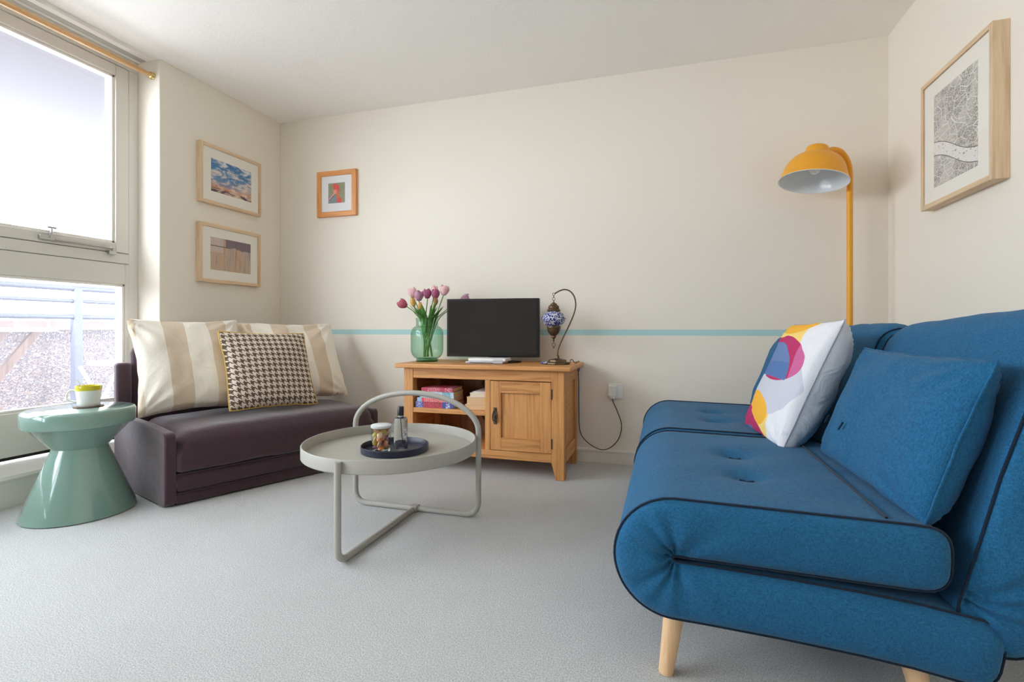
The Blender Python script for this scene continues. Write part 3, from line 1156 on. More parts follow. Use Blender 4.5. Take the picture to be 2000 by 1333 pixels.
MB().box((XA, SY0 + 0.03, 0.118), (XB, SY1 - 0.02, 0.140)).build('bottom_panel', M['oak_x'], tv)
for xs in (SX0 + 0.014, SX1 - 0.026):
    m = MB().box((xs, SY0 + 0.058, 0.16), (xs + 0.012, SY1 - 0.058, 0.53))
    m.box((xs - 0.010 if xs < -1 else xs, SY0 + 0.058, 0.53), (xs + 0.012 if xs < -1 else xs + 0.023, SY1 - 0.058, 0.602))
    m.box((xs - 0.010 if xs < -1 else xs, SY0 + 0.058, 0.085), (xs + 0.012 if xs < -1 else xs + 0.023, SY1 - 0.058, 0.16))
    m.build('side_panel', M['oak_y'], tv, bevel=0.002)
# back panel with round cable holes
bp = MB()


def holed(x0, x1, z0, z1, cx, cz, r, y):
    n = 48
    vs = []
    for k_ in range(n):
        a = 2 * PI * k_ / n
        c_, s_ = math.cos(a), math.sin(a)
        vs.append((cx + r * c_, y, cz + r * s_))
    for k_ in range(n):
        a = 2 * PI * k_ / n
        c_, s_ = math.cos(a), math.sin(a)
        t = 1e9
        if c_ > 1e-9: t = min(t, (x1 - cx) / c_)
        if c_ < -1e-9: t = min(t, (x0 - cx) / c_)
        if s_ > 1e-9: t = min(t, (z1 - cz) / s_)
        if s_ < -1e-9: t = min(t, (z0 - cz) / s_)
        vs.append((cx + t * c_, y, cz + t * s_))
    fs = [(k_, (k_ + 1) % n, n + (k_ + 1) % n, n + k_) for k_ in range(n)]
    # exact corners
    o = len(vs)
    cor = [(x0, y, z0), (x1, y, z0), (x1, y, z1), (x0, y, z1)]
    vs += cor
    for ci, (X, _, Z) in enumerate(cor):
        a = math.atan2(Z - cz, X - cx) % (2 * PI)
        k_ = int(a / (2 * PI / n))
        fs.append((n + k_, n + (k_ + 1) % n, o + ci))
    bp.add(vs, fs)


BY = SY1 - 0.020
holed(XA - 0.03, -0.98, 0.35, 0.60, -1.13, 0.475, 0.032, BY)
holed(XA - 0.03, -0.98, 0.12, 0.35, -1.13, 0.265, 0.032, BY)
bp.add([(-0.98, BY, 0.12), (XB + 0.03, BY, 0.12), (XB + 0.03, BY, 0.6), (-0.98, BY, 0.6)], [(0, 1, 2, 3)])
bpo = bp.build('back_panel', M['oak_in'], tv, smooth=False)
sm = bpo.modifiers.new('thick', 'SOLIDIFY')
sm.thickness = 0.008
sm.offset = 0
# door
DX0, DX1, DZ0, DZ1, DY = -0.962, -0.606, 0.145, 0.539, SY0 + 0.002
ST = 0.063
dm = MB()
dm.box((DX0, DY, DZ0), (DX0 + ST, DY + 0.022, DZ1)).box((DX1 - ST, DY, DZ0), (DX1, DY + 0.022, DZ1))
dm.cur = 1
dm.box((DX0 + ST, DY + 0.0005, DZ0), (DX1 - ST, DY + 0.022, DZ0 + 0.072)).box((DX0 + ST, DY + 0.0005, DZ1 - 0.067), (DX1 - ST, DY + 0.022, DZ1))
dm.cur = 2
dm.box((DX0 + ST - 0.005, DY + 0.012, DZ0 + 0.06), (DX1 - ST + 0.005, DY + 0.018, DZ1 - 0.06))
door = dm.build('door', [M['oak_z'], M['oak_x'], M['oak_z']], tv, bevel=0.0015)
hx_ = -0.933
hm = MB().box((hx_ - 0.010, DY - 0.003, 0.292), (hx_ + 0.010, DY, 0.388))
hm.box((hx_ - 0.014, DY - 0.004, 0.325), (hx_ + 0.014, DY - 0.001, 0.352)).ball((hx_, DY - 0.006, 0.376), 0.007, 0.006, 0.007)
hm.tube(spline([(hx_ - 0.006, DY - 0.008, 0.372), (hx_ - 0.012, DY - 0.013, 0.345), (hx_ - 0.010, DY - 0.013, 0.318), (hx_, DY - 0.013, 0.308), (hx_ + 0.010, DY - 0.013, 0.318), (hx_ + 0.012, DY - 0.013, 0.345), (hx_ + 0.006, DY - 0.008, 0.372)], 5), 0.003, 8)
hm.ball((hx_, DY - 0.013, 0.330), 0.006, 0.004, 0.02)
hm.build('handle', M['iron'], door, bevel=0.001)
for z in (0.475, 0.200):
    MB().tube([(DX1 + 0.003, DY - 0.003, z - 0.028), (DX1 + 0.003, DY - 0.003, z + 0.028)], 0.004, 8).build('hinge', M['iron'], door)


# ------------------------------------------------------------------ books
def spine_mat(name, base, bands, x0, x1):
    """cloth spine: blocks of colour along its length and rows of small printed bars"""
    t = NT(name)
    t.b.inputs['Roughness'].default_value = 0.5
    o = t.xyz(t.coord())
    u = t.math('DIVIDE', t.math('SUBTRACT', o[0], x0), x1 - x0)
    c = base
    for (a, b_, col, pr) in bands:
        m = t.math('MULTIPLY', t.math('GREATER_THAN', u, a), t.math('LESS_THAN', u, b_))
        if pr:
            nz = t.math('GREATER_THAN', t.noise(t.coord((1.6, 1, 1)), 190, 1), 0.53)
            m = t.math('MULTIPLY', m, nz)
        c = t.mix(m, c, col)
    t.base(c)
    return t.m


M['pages'] = pbr('cream page edges', lin(226, 206, 178), 0.9, var=0.06, vscale=300)
M['pages_tan'] = pbr('tan page edges', lin(214, 178, 134), 0.9, var=0.06, vscale=300)


def book(label, w, d, h, loc, rz, cover, pages, spine_front=True, group=None):
    r = thing('book', label, 'book', loc, rz, group)
    c = MB()
    t = 0.0022
    c.box((-w / 2, -d / 2, 0), (w / 2, d / 2, t)).box((-w / 2, -d / 2, h - t), (w / 2, d / 2, h))
    if spine_front:
        c.box((-w / 2, -d / 2 - 0.001, 0), (w / 2, -d / 2 + t, h))
    else:
        c.box((-w / 2, d / 2 - t, 0), (w / 2, d / 2, h))
    c.build('cover', cover, r, bevel=0.0008)
    MB().box((-w / 2 + 0.003, -d / 2 + (0.003 if spine_front else 0.0015), t), (w / 2 - 0.003, d / 2 - 0.003, h - t)).build('pages', pages, r)
    return r


zb = 0.3642
LB = [
    ('bottom book of the left stack on the oak shelf, blue and red spine', 0.250, 0.17, 0.036, -1.322, spine_mat('blue red spine', lin(70, 80, 150), [(0.22, 0.70, lin(206, 74, 84), 0), (0.24, 0.68, lin(120, 50, 70), 1), (0.03, 0.2, lin(180, 190, 220), 1), (0.80, 0.90, lin(226, 226, 236), 1)], -0.125, 0.125)),
    ('second book up in the left shelf stack, red spine with a pale blue end', 0.236, 0.165, 0.024, -1.318, spine_mat('red spine', lin(214, 84, 88), [(0.0, 0.13, lin(160, 190, 220), 0), (0.2, 0.85, lin(236, 180, 180), 1)], -0.118, 0.118)),
    ('third book up in the left shelf stack, pale blue patterned spine', 0.218, 0.155, 0.036, -1.306, spine_mat('pale blue spine', lin(150, 190, 206), [(0.0, 1.0, lin(220, 230, 234), 1), (0.66, 0.9, lin(96, 130, 150), 1)], -0.109, 0.109)),
    ('top book of the left shelf stack, rose pink spine', 0.206, 0.15, 0.024, -1.305, spine_mat('pink spine', lin(190, 70, 96), [(0.2, 0.6, lin(226, 140, 150), 1), (0.75, 0.95, lin(232, 190, 196), 1)], -0.103, 0.103)),
]
z = zb
for lab, w, d, h, cx_, mt in LB:
    book(lab, w, d, h, (cx_, 2.745 + d / 2 + random.uniform(0, 0.004), z), random.uniform(-0.015, 0.02), mt, M['pages_tan'], True, 'books stacked on the left of the oak shelf')
    z += h + 0.0003
M['cover_w'] = pbr('white card cover', lin(232, 226, 220), 0.5)
M['cover_t'] = pbr('tan card cover', lin(222, 186, 146), 0.5)
RB = [
    ('bottom book of the right shelf stack, tan page edges outward', 0.132, 0.030, 'cover_t', 'pages_tan'),
    ('thick second book of the right shelf stack, peach page edges outward', 0.120, 0.044, 'cover_t', 'pages_tan'),
    ('third book of the right shelf stack, white page edges outward', 0.100, 0.024, 'cover_w', 'pages'),
    ('thin topmost book of the right shelf stack, white', 0.082, 0.008, 'cover_w', 'pages'),
]
z = zb
for lab, w, h, cm, pm in RB:
    book(lab, w, 0.19, h, (-0.999 - w / 2, 2.85, z), 0.0, M[cm], M[pm], False, 'books stacked on the right of the oak shelf')
    z += h + 0.0003

# ------------------------------------------------------------------ television and boxes
ZS = 0.629
tvs = thing('television', 'flat black television on the oak stand', 'television', (-1.036, 2.985, ZS), 0.1)
W2 = 0.296
MB().box((-W2, -0.012, 0.033), (W2, 0.03, 0.398)).build('casing', M['black'], tvs, bevel=0.004)
MB().box((-W2 + 0.014, -0.0135, 0.052), (W2 - 0.014, -0.0122, 0.386)).build('screen', M['screen'], tvs)
MB().lathe([(0, 0), (0.15, 0), (0.152, 0.004), (0.148, 0.009), (0, 0.011)], 40, (0.03, 0.01, 0), sy=0.55).build('stand_base', M['black'], tvs)
MB().box((-0.03, 0.012, 0.01), (0.09, 0.026, 0.1)).build('stand_neck', M['black'], tvs, bevel=0.004)
d2 = thing('disc_player', 'thin silver disc player under the white box in front of the television', 'disc player', (-1.037, 2.885, ZS))
MB().box((-0.118, -0.062, 0.002), (0.118, 0.062, 0.014)).build('case', M['silver'], d2, bevel=0.003)
MB().box((-0.09, -0.0635, 0.006), (0.06, -0.0618, 0.009)).build('disc_slot', M['black'], d2)
d1 = thing('set_top_box', 'slim white set-top box on the silver disc player', 'set-top box', (-1.022, 2.893, ZS + 0.0143))
MB().box((-0.118, -0.058, 0), (0.118, 0.058, 0.018)).build('case', M['white_pl'], d1, bevel=0.003)
MB().box((0.045, -0.0592, 0.005), (0.10, -0.0578, 0.013)).build('display', M['silver'], d1)

# ------------------------------------------------------------------ vase with tulips
VX, VY = -1.468, 2.945
vs_ = thing('vase', 'wide green glass vase of tulips on the oak stand', 'vase', (VX, VY, ZS))
outer = spline([(0.071, 0.020, 0), (0.088, 0.032, 0), (0.103, 0.062, 0), (0.1045, 0.11, 0), (0.1045, 0.165, 0), (0.1015, 0.196, 0), (0.088, 0.217, 0), (0.0725, 0.228, 0), (0.0705, 0.245, 0), (0.071, 0.265, 0), (0.0745, 0.277, 0)], 5)
outer = [(p.x, p.y) for p in outer]
inner = [(r - 0.003, z) for r, z in outer[::-1]]
MB().lathe([(0, 0.0205), (0.06, 0.0203)] + outer + [(0.073, 0.2785)] + inner + [(0.06, 0.0245), (0, 0.0245)], 56).build('bowl', M['green_glass'], vs_)
MB().lathe([(0, 0), (0.068, 0), (0.070, 0.003), (0.0685, 0.0195), (0, 0.0195)], 48).build('foot', M['green_glass_foot'], vs_)

PETAL = {}
for nm, c0, c1 in (('deep pink', lin(166, 66, 98), lin(208, 116, 138)), ('plum', lin(140, 56, 98), lin(186, 104, 138)), ('pale pink', lin(228, 168, 176), lin(240, 204, 206)),
                   ('yellow-orange', lin(206, 150, 70), lin(226, 190, 110)), ('green-red', lin(150, 96, 70), lin(176, 140, 84)), ('mauve and white', lin(150, 70, 120), lin(226, 192, 206))):
    t_ = NT(nm + ' petals')
    t_.b.inputs['Roughness'].default_value = 0.55
    zc = t_.xyz(t_.coord())[2]
    t_.base(t_.mix(t_.math('MULTIPLY', t_.math('ADD', t_.noise(t_.coord((1, 1, 0.2)), 160, 2), 0.0), 0.9), c0, c1))
    PETAL[nm] = t_.m


def bloom_mesh(L, R, openness):
    m = MB()
    for layer in (0, 1):
        for k_ in range(3):
            a0 = k_ * 2 * PI / 3 + layer * PI / 3
            sc = 1.0 if layer == 0 else 0.9
            nu, nv = 8, 8
            vs, fs = [], []
            for j in range(nv + 1):
                v = j / nv
                rad = R * sc * max(0.12, math.sin(PI * min(0.97, 0.10 + v * (0.80 - 0.42 * openness)))) ** 0.75
                zz = L * (v ** 0.95) * sc
                wid = 1.15 * math.sin(PI * min(1.0, 0.14 + v * 0.80)) ** 0.5
                for i in range(nu + 1):
                    u = -1 + 2 * i / nu
                    a = a0 + u * wid
                    rr = rad * (1 + 0.06 * (1 - u * u))
                    vs.append((rr * math.cos(a), rr * math.sin(a), zz - 0.006 * u * u * v))
            for j in range(nv):
                for i in range(nu):
                    q = j * (nu + 1) + i
                    fs.append((q, q + 1, q + nu + 2, q + nu + 1))
            m.add(vs, fs)
    return m


def tulip(label, head, tint, L, R, tilt, foot_a, leaf=None, op=0.3, bend=0.0):
    hx, hy2, hz = head
    base = Vector((VX + 0.020 * math.cos(foot_a), VY + 0.020 * math.sin(foot_a), ZS + 0.030))
    t = thing('tulip', label, 'tulip', base, 0, 'tulips in the green vase')
    H = Vector((hx, hy2, hz)) - base
    tl = Vector(tilt).normalized()
    hb = H - tl * (L * 0.5)
    neck = Vector((max(-0.045, min(0.045, hb.x * 0.42)), max(-0.04, min(0.04, hb.y * 0.42)), 0.245))
    waist = Vector((neck.x * 0.12, neck.y * 0.12, 0.11))
    path = spline([Vector((-neck.x * 0.35, -neck.y * 0.3, 0)), waist, neck, neck.lerp(hb, 0.55) + Vector((0, 0, bend)), hb], 7)
    MB().tube(path, 0.0034, 8).build('stem', M['stem'], t)
    b = bloom_mesh(L, R, op).build('bloom', PETAL[tint], t, angle=60)
    so = b.modifiers.new('thick', 'SOLIDIFY')
    so.thickness = 0.001
    b.location = hb
    b.rotation_euler = tl.to_track_quat('Z', 'X').to_euler()
    for (dx, dy, hl, wd) in (leaf or []):
        vs, fs = [], []
        n = 12
        for i in range(n + 1):
            s = i / n
            c = waist.lerp(neck, min(1, s * 2)) if s < 0.5 else neck.lerp(Vector((neck.x + dx, neck.y + dy, hl)), (s - 0.5) * 2)
            c = Vector(c)
            w = wd * math.sin(PI * min(1, 0.08 + s * 0.92)) ** 0.8 * (0.35 + 0.65 * min(1, s * 2))
            side = Vector((-dy, dx, 0)).normalized() if abs(dx) + abs(dy) > 1e-5 else Vector((1, 0, 0))
            nrm = Vector((dx, dy, 0)).normalized() if abs(dx) + abs(dy) > 1e-5 else Vector((0, -1, 0))
            vs += [c - side * w + nrm * w * 0.35, c, c + side * w + nrm * w * 0.35]
        for i in range(n):
            q = i * 3
            fs += [(q, q + 1, q + 4, q + 3), (q + 1, q + 2, q + 5, q + 4)]
        lf = MB().add(vs, fs).build('leaf', M['leaf'], t, angle=80)
        so = lf.modifiers.new('thick', 'SOLIDIFY')
        so.thickness = 0.0012
    return t


Yv = VY
TUL = [
    ('deep pink tulip drooping out lowest at the window side of the bunch', (-1.640, Yv - 0.01, 1.000), 'deep pink', 0.0627, 0.0304, (-0.8, -0.25, 0.5), 0.3, [(-0.089, -0.029, 0.335, 0.017), (-0.054, 0.000, 0.323, 0.013)], 0.30),
    ('pale pink tulip standing high, second from the drooping deep pink one', (-1.582, Yv + 0.02, 1.073), 'pale pink', 0.0672, 0.0280, (-0.25, 0.1, 1), 1.2, [(-0.057, 0.043, 0.33, 0.017), (-0.041, 0.036, 0.318, 0.013)], 0.35),
    ('yellow-orange tulip bud low between the pale pink and mauve tulips', (-1.553, Yv - 0.03, 1.010), 'yellow-orange', 0.0600, 0.0176, (-0.15, -0.1, 1), 2.2, [(-0.049, -0.050, 0.31, 0.017), (-0.036, -0.011, 0.298, 0.013)], 0.05),
    ('mauve tulip with a white streak above the low orange bud', (-1.520, Yv - 0.01, 1.052), 'mauve and white', 0.0672, 0.0292, (0.1, -0.1, 1), 2.8, [(-0.024, -0.072, 0.325, 0.017), (-0.026, -0.022, 0.313, 0.013)], 0.35),
    ('small orange tulip bud lowest in the middle of the bunch', (-1.497, Yv - 0.04, 0.985), 'yellow-orange', 0.0515, 0.0129, (0.05, -0.1, 1), 3.4, [(0.000, -0.079, 0.30, 0.017), (-0.016, -0.025, 0.288, 0.013)], 0.0),
    ('plum tulip upright at the middle of the bunch', (-1.456, Yv - 0.02, 1.064), 'plum', 0.0650, 0.0257, (0.0, -0.05, 1), 4.0, [(0.016, -0.086, 0.335, 0.017), (-0.009, -0.029, 0.323, 0.013)], 0.2),
    ('slender pale pink tulip behind and between the two plum tulips', (-1.440, Yv + 0.05, 1.090), 'pale pink', 0.0627, 0.0211, (0.02, 0.1, 1), 4.6, [(0.032, 0.058, 0.325, 0.017), (-0.003, 0.043, 0.313, 0.013)], 0.2),
    ('plum tulip upright just left of the highest pale pink bloom', (-1.402, Yv - 0.015, 1.060), 'plum', 0.0627, 0.0257, (0.03, 0, 1), 5.1, [(0.065, -0.058, 0.345, 0.017), (0.011, -0.014, 0.333, 0.013)], 0.2),
    ('small green-red tulip bud below the right-hand plum tulip', (-1.388, Yv - 0.04, 1.012), 'green-red', 0.0493, 0.0142, (0.05, -0.1, 1), 5.6, [(0.097, -0.029, 0.32, 0.017), (0.024, 0.000, 0.308, 0.013)], 0.05),
    ('pale pink tulip leaning out highest on the television side', (-1.346, Yv + 0.0, 1.083), 'pale pink', 0.0650, 0.0292, (0.25, 0, 1), 6.0, [(0.105, 0.029, 0.335, 0.017), (0.028, 0.029, 0.323, 0.013)], 0.4),
    ('mauve tulip peeping over the top edge of the television', (-1.262, Yv + 0.145, 1.034), 'mauve and white', 0.0627, 0.0304, (0.9, 0.3, 0.25), 0.8, None, 0.45),
]
for a in TUL:
    tulip(*a)

# ------------------------------------------------------------------ mosaic swan-neck lamp
LX, LY = -0.622, 2.925
ml = thing('mosaic_lamp', 'bronze swan-neck table lamp with a blue mosaic glass globe', 'table lamp', (LX, LY, ZS))
MB().lathe([(0, 0), (0.071, 0), (0.073, 0.004), (0.070, 0.012), (0.055, 0.015), (0.051, 0.027), (0.030, 0.031), (0.012, 0.035), (0.009, 0.052), (0.006, 0.056), (0, 0.056)], 8, (0.012, 0, 0)).build('base', M['bronze'], ml, bevel=0.001)
arm = spline([(0.012, 0, 0.05), (0.015, 0, 0.085), (0.034, 0, 0.135), (0.074, 0, 0.215), (0.106, 0, 0.288), (0.120, 0, 0.345), (0.112, 0, 0.395), (0.088, 0, 0.428), (0.055, 0, 0.440), (0.022, 0, 0.432), (-0.006, 0, 0.416)], 6)
MB().tube(arm, 0.0042, 10).build('arm', M['bronze'], ml)
gx = -0.011


def ringpath(c, r, axis='y', n=20):
    o = []
    for i in range(n):
        a = 2 * PI * i / n
        o.append((c[0] + r * math.cos(a), c[1], c[2] + r * math.sin(a)) if axis == 'y' else (c[0], c[1] + r * math.cos(a), c[2] + r * math.sin(a)))
    return o


c_ = MB().tube(ringpath((gx, 0, 0.414), 0.0075), 0.0014, 6, closed=True)
c_.tube(ringpath((gx, 0, 0.400), 0.0075, 'x'), 0.0014, 6, closed=True).tube(ringpath((gx, 0, 0.386), 0.0085), 0.0014, 6, closed=True)
c_.tube([(gx, 0, 0.378), (gx, 0, 0.362)], 0.003, 8)
c_.build('chain', M['bronze'], ml)
MB().lathe([(0, 0.366), (0.008, 0.365), (0.011, 0.360), (0.019, 0.358), (0.019, 0.352), (0.025, 0.349), (0.031, 0.341), (0.032, 0.333), (0.031, 0.329), (0.037, 0.324), (0.041, 0.314), (0, 0.313)], 28, (gx, 0, 0)).build('cap', M['bronze'], ml)
MB().lathe([(0.034, 0.3125), (0.052, 0.302), (0.066, 0.286), (0.072, 0.270), (0.069, 0.256), (0.058, 0.240), (0.042, 0.226), (0.036, 0.224), (0, 0.224)], 36, (gx, 0, 0)).build('globe', M['mosaic'], ml)
MB().lathe([(0, 0.2238), (0.041, 0.2235), (0.042, 0.216), (0.039, 0.212), (0.039, 0.205), (0.036, 0.195), (0.029, 0.182), (0.020, 0.172), (0.014, 0.168), (0.015, 0.160), (0.008, 0.152), (0.004, 0.146), (0.004, 0.134), (0, 0.132)], 28, (gx, 0, 0)).build('lower_cup', M['bronze'], ml)
p_ = MB().tube([(gx, 0, 0.133), (gx, 0, 0.124)], 0.002, 6).tube(ringpath((gx, 0, 0.114), 0.010), 0.0016, 6, closed=True)
p_.tube([(gx - 0.005, 0, 0.106), (gx + 0.006, 0, 0.093)], 0.0016, 6).tube([(gx + 0.005, 0, 0.106), (gx - 0.006, 0, 0.093)], 0.0016, 6)
p_.build('pendant', M['bronze'], ml)
tw = MB().ball((-0.058, -0.040, 0.0095), 0.024, 0.016, 0.009, 14, 8)
tw.build('mosaic_stud', M['mosaic'], ml)
MB().tube(spline([(0.075, 0.0, 0.008), (0.088, -0.004, 0.012), (0.090, -0.006, 0.026), (0.100, 0.0, 0.028), (0.108, 0.02, 0.012), (0.108, 0.08, 0.004), (0.100, 0.2, 0.004), (0.10, 0.235, 0.004), (0.10, 0.2505, -0.01), (0.098, 0.253, -0.06)], 6), 0.0024, 6).build('cord', M['cable'], ml)

# ------------------------------------------------------------------ wall socket, plug and its cable
so_ = thing('wall_socket', 'white single wall socket beside the oak stand', 'socket', (-0.297, YB, 0.452))
MB().box((-0.043, -0.009, -0.046), (0.043, 0.0, 0.046)).build('plate', M['white_pl'], so_, bevel=0.003)
MB().box((0.014, -0.013, -0.012), (0.028, -0.0085, 0.010)).build('switch', M['white_pl'], so_, bevel=0.002)
pg = thing('plug', 'white plug with a black cable hanging in a loop to the oak stand', 'plug', (-0.312, YB - 0.010, 0.452))
MB().box((-0.028, -0.040, -0.030), (0.022, 0.0, 0.036)).box((-0.018, -0.036, -0.046), (0.012, -0.004, -0.028)).build('body', M['white_pl'], pg, bevel=0.006, seg=3)
lp_ = [(-0.003, -0.02, -0.044), (0.006, -0.02, -0.075), (0.028, -0.018, -0.125), (0.052, -0.014, -0.205), (0.036, -0.014, -0.29), (-0.02, -0.022, -0.352), (-0.085, -0.024, -0.362), (-0.165, -0.02, -0.318), (-0.206, -0.014, -0.25), (-0.212, -0.012, -0.10), (-0.215, -0.011, 0.10), (-0.23, -0.012, 0.18)]
MB().tube(spline(lp_, 8), 0.0026, 8).build('cable', M['cable'], pg)


# ------------------------------------------------------------------ framed pictures
def picture(label, w, h, depth, bw, inner_w, inner_h, inner_dy, fmats, matm, print_m, origin, ax, ay):
    r = thing('framed_picture', label, 'picture')
    f = MB()
    f.box((-w / 2, -h / 2, 0), (-w / 2 + bw, h / 2, depth)).box((w / 2 - bw, -h / 2, 0), (w / 2, h / 2, depth))
    f.cur = 1
    f.box((-w / 2 + bw, -h / 2, 0), (w / 2 - bw, -h / 2 + bw, depth)).box((-w / 2 + bw, h / 2 - bw, 0), (w / 2 - bw, h / 2, depth))
    f.build('frame', fmats, r, bevel=0.0015)
    MB().box((-w / 2 + bw, -h / 2 + bw, 0.001), (w / 2 - bw, h / 2 - bw, depth - 0.008)).build('mount', matm, r)
    MB().box((-inner_w / 2, -inner_h / 2 + inner_dy, depth - 0.0079), (inner_w / 2, inner_h / 2 + inner_dy, depth - 0.0072)).build('print', print_m, r)
    MB().box((-w / 2 + bw, -h / 2 + bw, depth - 0.005), (w / 2 - bw, h / 2 - bw, depth - 0.003)).build('glazing', M['picture_glass'], r)
    place(r, origin, ax, ay)
    return r


M['picture_glass'] = glass('picture glass', (0.99, 0.99, 0.99, 1), refl=0.3)
M['pf_h'] = wood('pale ash frame across', lin(222, 194, 160), lin(206, 174, 138), 0, 0.5)
M['pf_v'] = wood('pale ash frame upright', lin(222, 194, 160), lin(206, 174, 138), 1, 0.5)
M['of_h'] = wood('orange pine across', lin(222, 152, 84), lin(200, 126, 62), 0, 0.4)
M['of_v'] = wood('orange pine upright', lin(222, 152, 84), lin(200, 126, 62), 1, 0.4)


def sky_print():
    t = NT('painted cloudy sky')
    v = t.coord()
    y = t.math('DIVIDE', t.math('ADD', t.xyz(v)[1], 0.107), 0.214)
    cl = t.noise(t.coord((1.0, 2.4, 1)), 13, 6, 0.62, 0.7)
    st = t.noise(t.coord((1.0, 5, 1)), 24, 4, 0.6, 0.5)
    sky = t.ramp(y, [(0.0, lin(60, 48, 70)), (0.10, lin(120, 84, 84)), (0.17, lin(226, 160, 120)), (0.26, lin(150, 152, 172)), (0.42, lin(104, 148, 190)), (0.7, lin(74, 134, 184)), (1.0, lin(58, 118, 172))])
    m = t.ramp(cl, [(0.46, (0, 0, 0, 1)), (0.60, (1, 1, 1, 1))])
    c = t.mix(m, sky, t.mix(y, lin(238, 206, 176), lin(228, 230, 234)))
    m2 = t.ramp(st, [(0.52, (0, 0, 0, 1)), (0.66, (0.8, 0.8, 0.8, 1))])
    c = t.mix(t.math('MULTIPLY', m2, 0.6), c, lin(70, 86, 122))
    t.base(c)
    t.b.inputs['Roughness'].default_value = 0.7
    return t.m


def dusk_print():
    t = NT('painted misty reflections')
    v = t.coord()
    o = t.xyz(v)
    y = t.math('DIVIDE', t.math('ADD', o[1], 0.107), 0.214)
    x = t.math('DIVIDE', t.math('ADD', o[0], 0.165), 0.33)
    stv = t.noise(t.coord((5, 0.5, 1)), 9, 5, 0.6, 0.3)
    c = t.ramp(stv, [(0.3, lin(128, 130, 146)), (0.45, lin(190, 172, 160)), (0.55, lin(206, 172, 140)), (0.7, lin(166, 130, 118))])
    c = t.mix(t.ramp(y, [(0.0, (0.55, 0.55, 0.55, 1)), (0.5, (0, 0, 0, 1))]), c, lin(206, 178, 150))
    edge = t.math('ADD', 0.72, t.math('MULTIPLY', t.math('SUBTRACT', t.noise(v, 16, 3), 0.5), 0.25))
    dark = t.math('MULTIPLY', t.math('GREATER_THAN', y, edge), t.math('GREATER_THAN', x, 0.36))
    c = t.mix(t.math('MULTIPLY', dark, 0.85), c, lin(112, 96, 112))
    lt = t.math('MULTIPLY', t.math('LESS_THAN', x, 0.3), t.math('GREATER_THAN', y, 0.55))
    c = t.mix(t.math('MULTIPLY', lt, 0.6), c, lin(212, 200, 196))
    m = t.math('MULTIPLY', t.math('LESS_THAN', t.math('ABSOLUTE', t.math('SUBTRACT', y, 0.74)), 0.012), t.math('LESS_THAN', x, 0.5))
    c = t.mix(m, c, lin(96, 90, 100))
    t.base(c)
    t.b.inputs['Roughness'].default_value = 0.7
    return t.m


def map_print():
    t = NT('engraved street map')
    v = t.coord()
    o = t.xyz(v)
    y = t.math('DIVIDE', t.math('ADD', o[1], 0.196), 0.392)
    x = t.math('DIVIDE', t.math('ADD', o[0], 0.157), 0.314)

    def streets(scale, th, rot):
        vo = t.n('ShaderNodeTexVoronoi', feature='DISTANCE_TO_EDGE')
        vo.inputs['Scale'].default_value = scale
        t.link(t.coord((1, 1.6, 1), (0, 0, rot)), vo.inputs['Vector'])
        return t.math('LESS_THAN', vo.outputs['Distance'], th)
    s1 = streets(17, 0.022, 0.5)
    s2 = streets(62, 0.07, 0.2)
    hatch = t.math('GREATER_THAN', t.noise(t.coord((1, 1, 1)), 420, 2, 0.7), 0.47)
    dens = t.ramp(t.noise(v, 11, 3, 0.6), [(0.42, (0, 0, 0, 1)), (0.58, (1, 1, 1, 1))])
    paper, ink = lin(222, 216, 208), lin(92, 88, 84)
    c = t.mix(t.math('MULTIPLY', hatch, t.math('ADD', 0.35, t.math('MULTIPLY', dens, 0.6))), paper, ink)
    c = t.mix(t.math('MULTIPLY', s2, 0.8), c, paper)
    c = t.mix(s1, c, lin(236, 232, 226))
    bend = t.math('ADD', t.math('SUBTRACT', 0.415, t.math('MULTIPLY', x, 0.31)), t.math('MULTIPLY', t.math('SINE', t.math('MULTIPLY', x, 6.28)), 0.022))
    d = t.math('ABSOLUTE', t.math('SUBTRACT', y, bend))
    riv = t.math('LESS_THAN', d, 0.068)
    bank = t.math('LESS_THAN', d, 0.076)
    c = t.mix(bank, c, lin(104, 100, 96))
    boats = t.math('GREATER_THAN', t.noise(t.coord((0.6, 1.4, 1)), 90, 1), 0.66)
    c = t.mix(riv, c, t.mix(boats, lin(236, 232, 226), lin(150, 146, 140)))
    t.base(c)
    t.b.inputs['Roughness'].default_value = 0.8
    return t.m


def bird_print():
    t = Shapes('painted red bird')
    t.start()
    nz = t.noise(t.v, 40, 4)
    c = t.ramp(nz, [(0.35, lin(140, 150, 118)), (0.65, lin(166, 158, 128))])
    c = t.mix(t.both(t.half(0, -1, 0.02), t.half(-1, 0, -0.008)), c, lin(136, 150, 152))
    red, pk, org = lin(226, 96, 84), lin(240, 150, 136), lin(224, 118, 84)
    c = t.mix(t.ell(-0.006, 0.048, 0.030, 0.024, -0.5), c, red)
    c = t.mix(t.ell(0.012, 0.030, 0.014, 0.020, 0.3), c, lin(224, 84, 100))
    c = t.mix(t.ell(-0.012, 0.012, 0.016, 0.018), c, pk)
    c = t.mix(t.ell(-0.040, -0.018, 0.040, 0.005, 0.72), c, lin(232, 170, 176))
    c = t.mix(t.ell(-0.036, -0.024, 0.038, 0.003, 0.72), c, lin(150, 80, 104))
    c = t.mix(t.ell(0.012, -0.012, 0.010, 0.045, 0.15), c, org)
    c = t.mix(t.ell(0.024, -0.052, 0.020, 0.024), c, red)
    t.base(c)
    t.b.inputs['Roughness'].default_value = 0.7
    return t.m


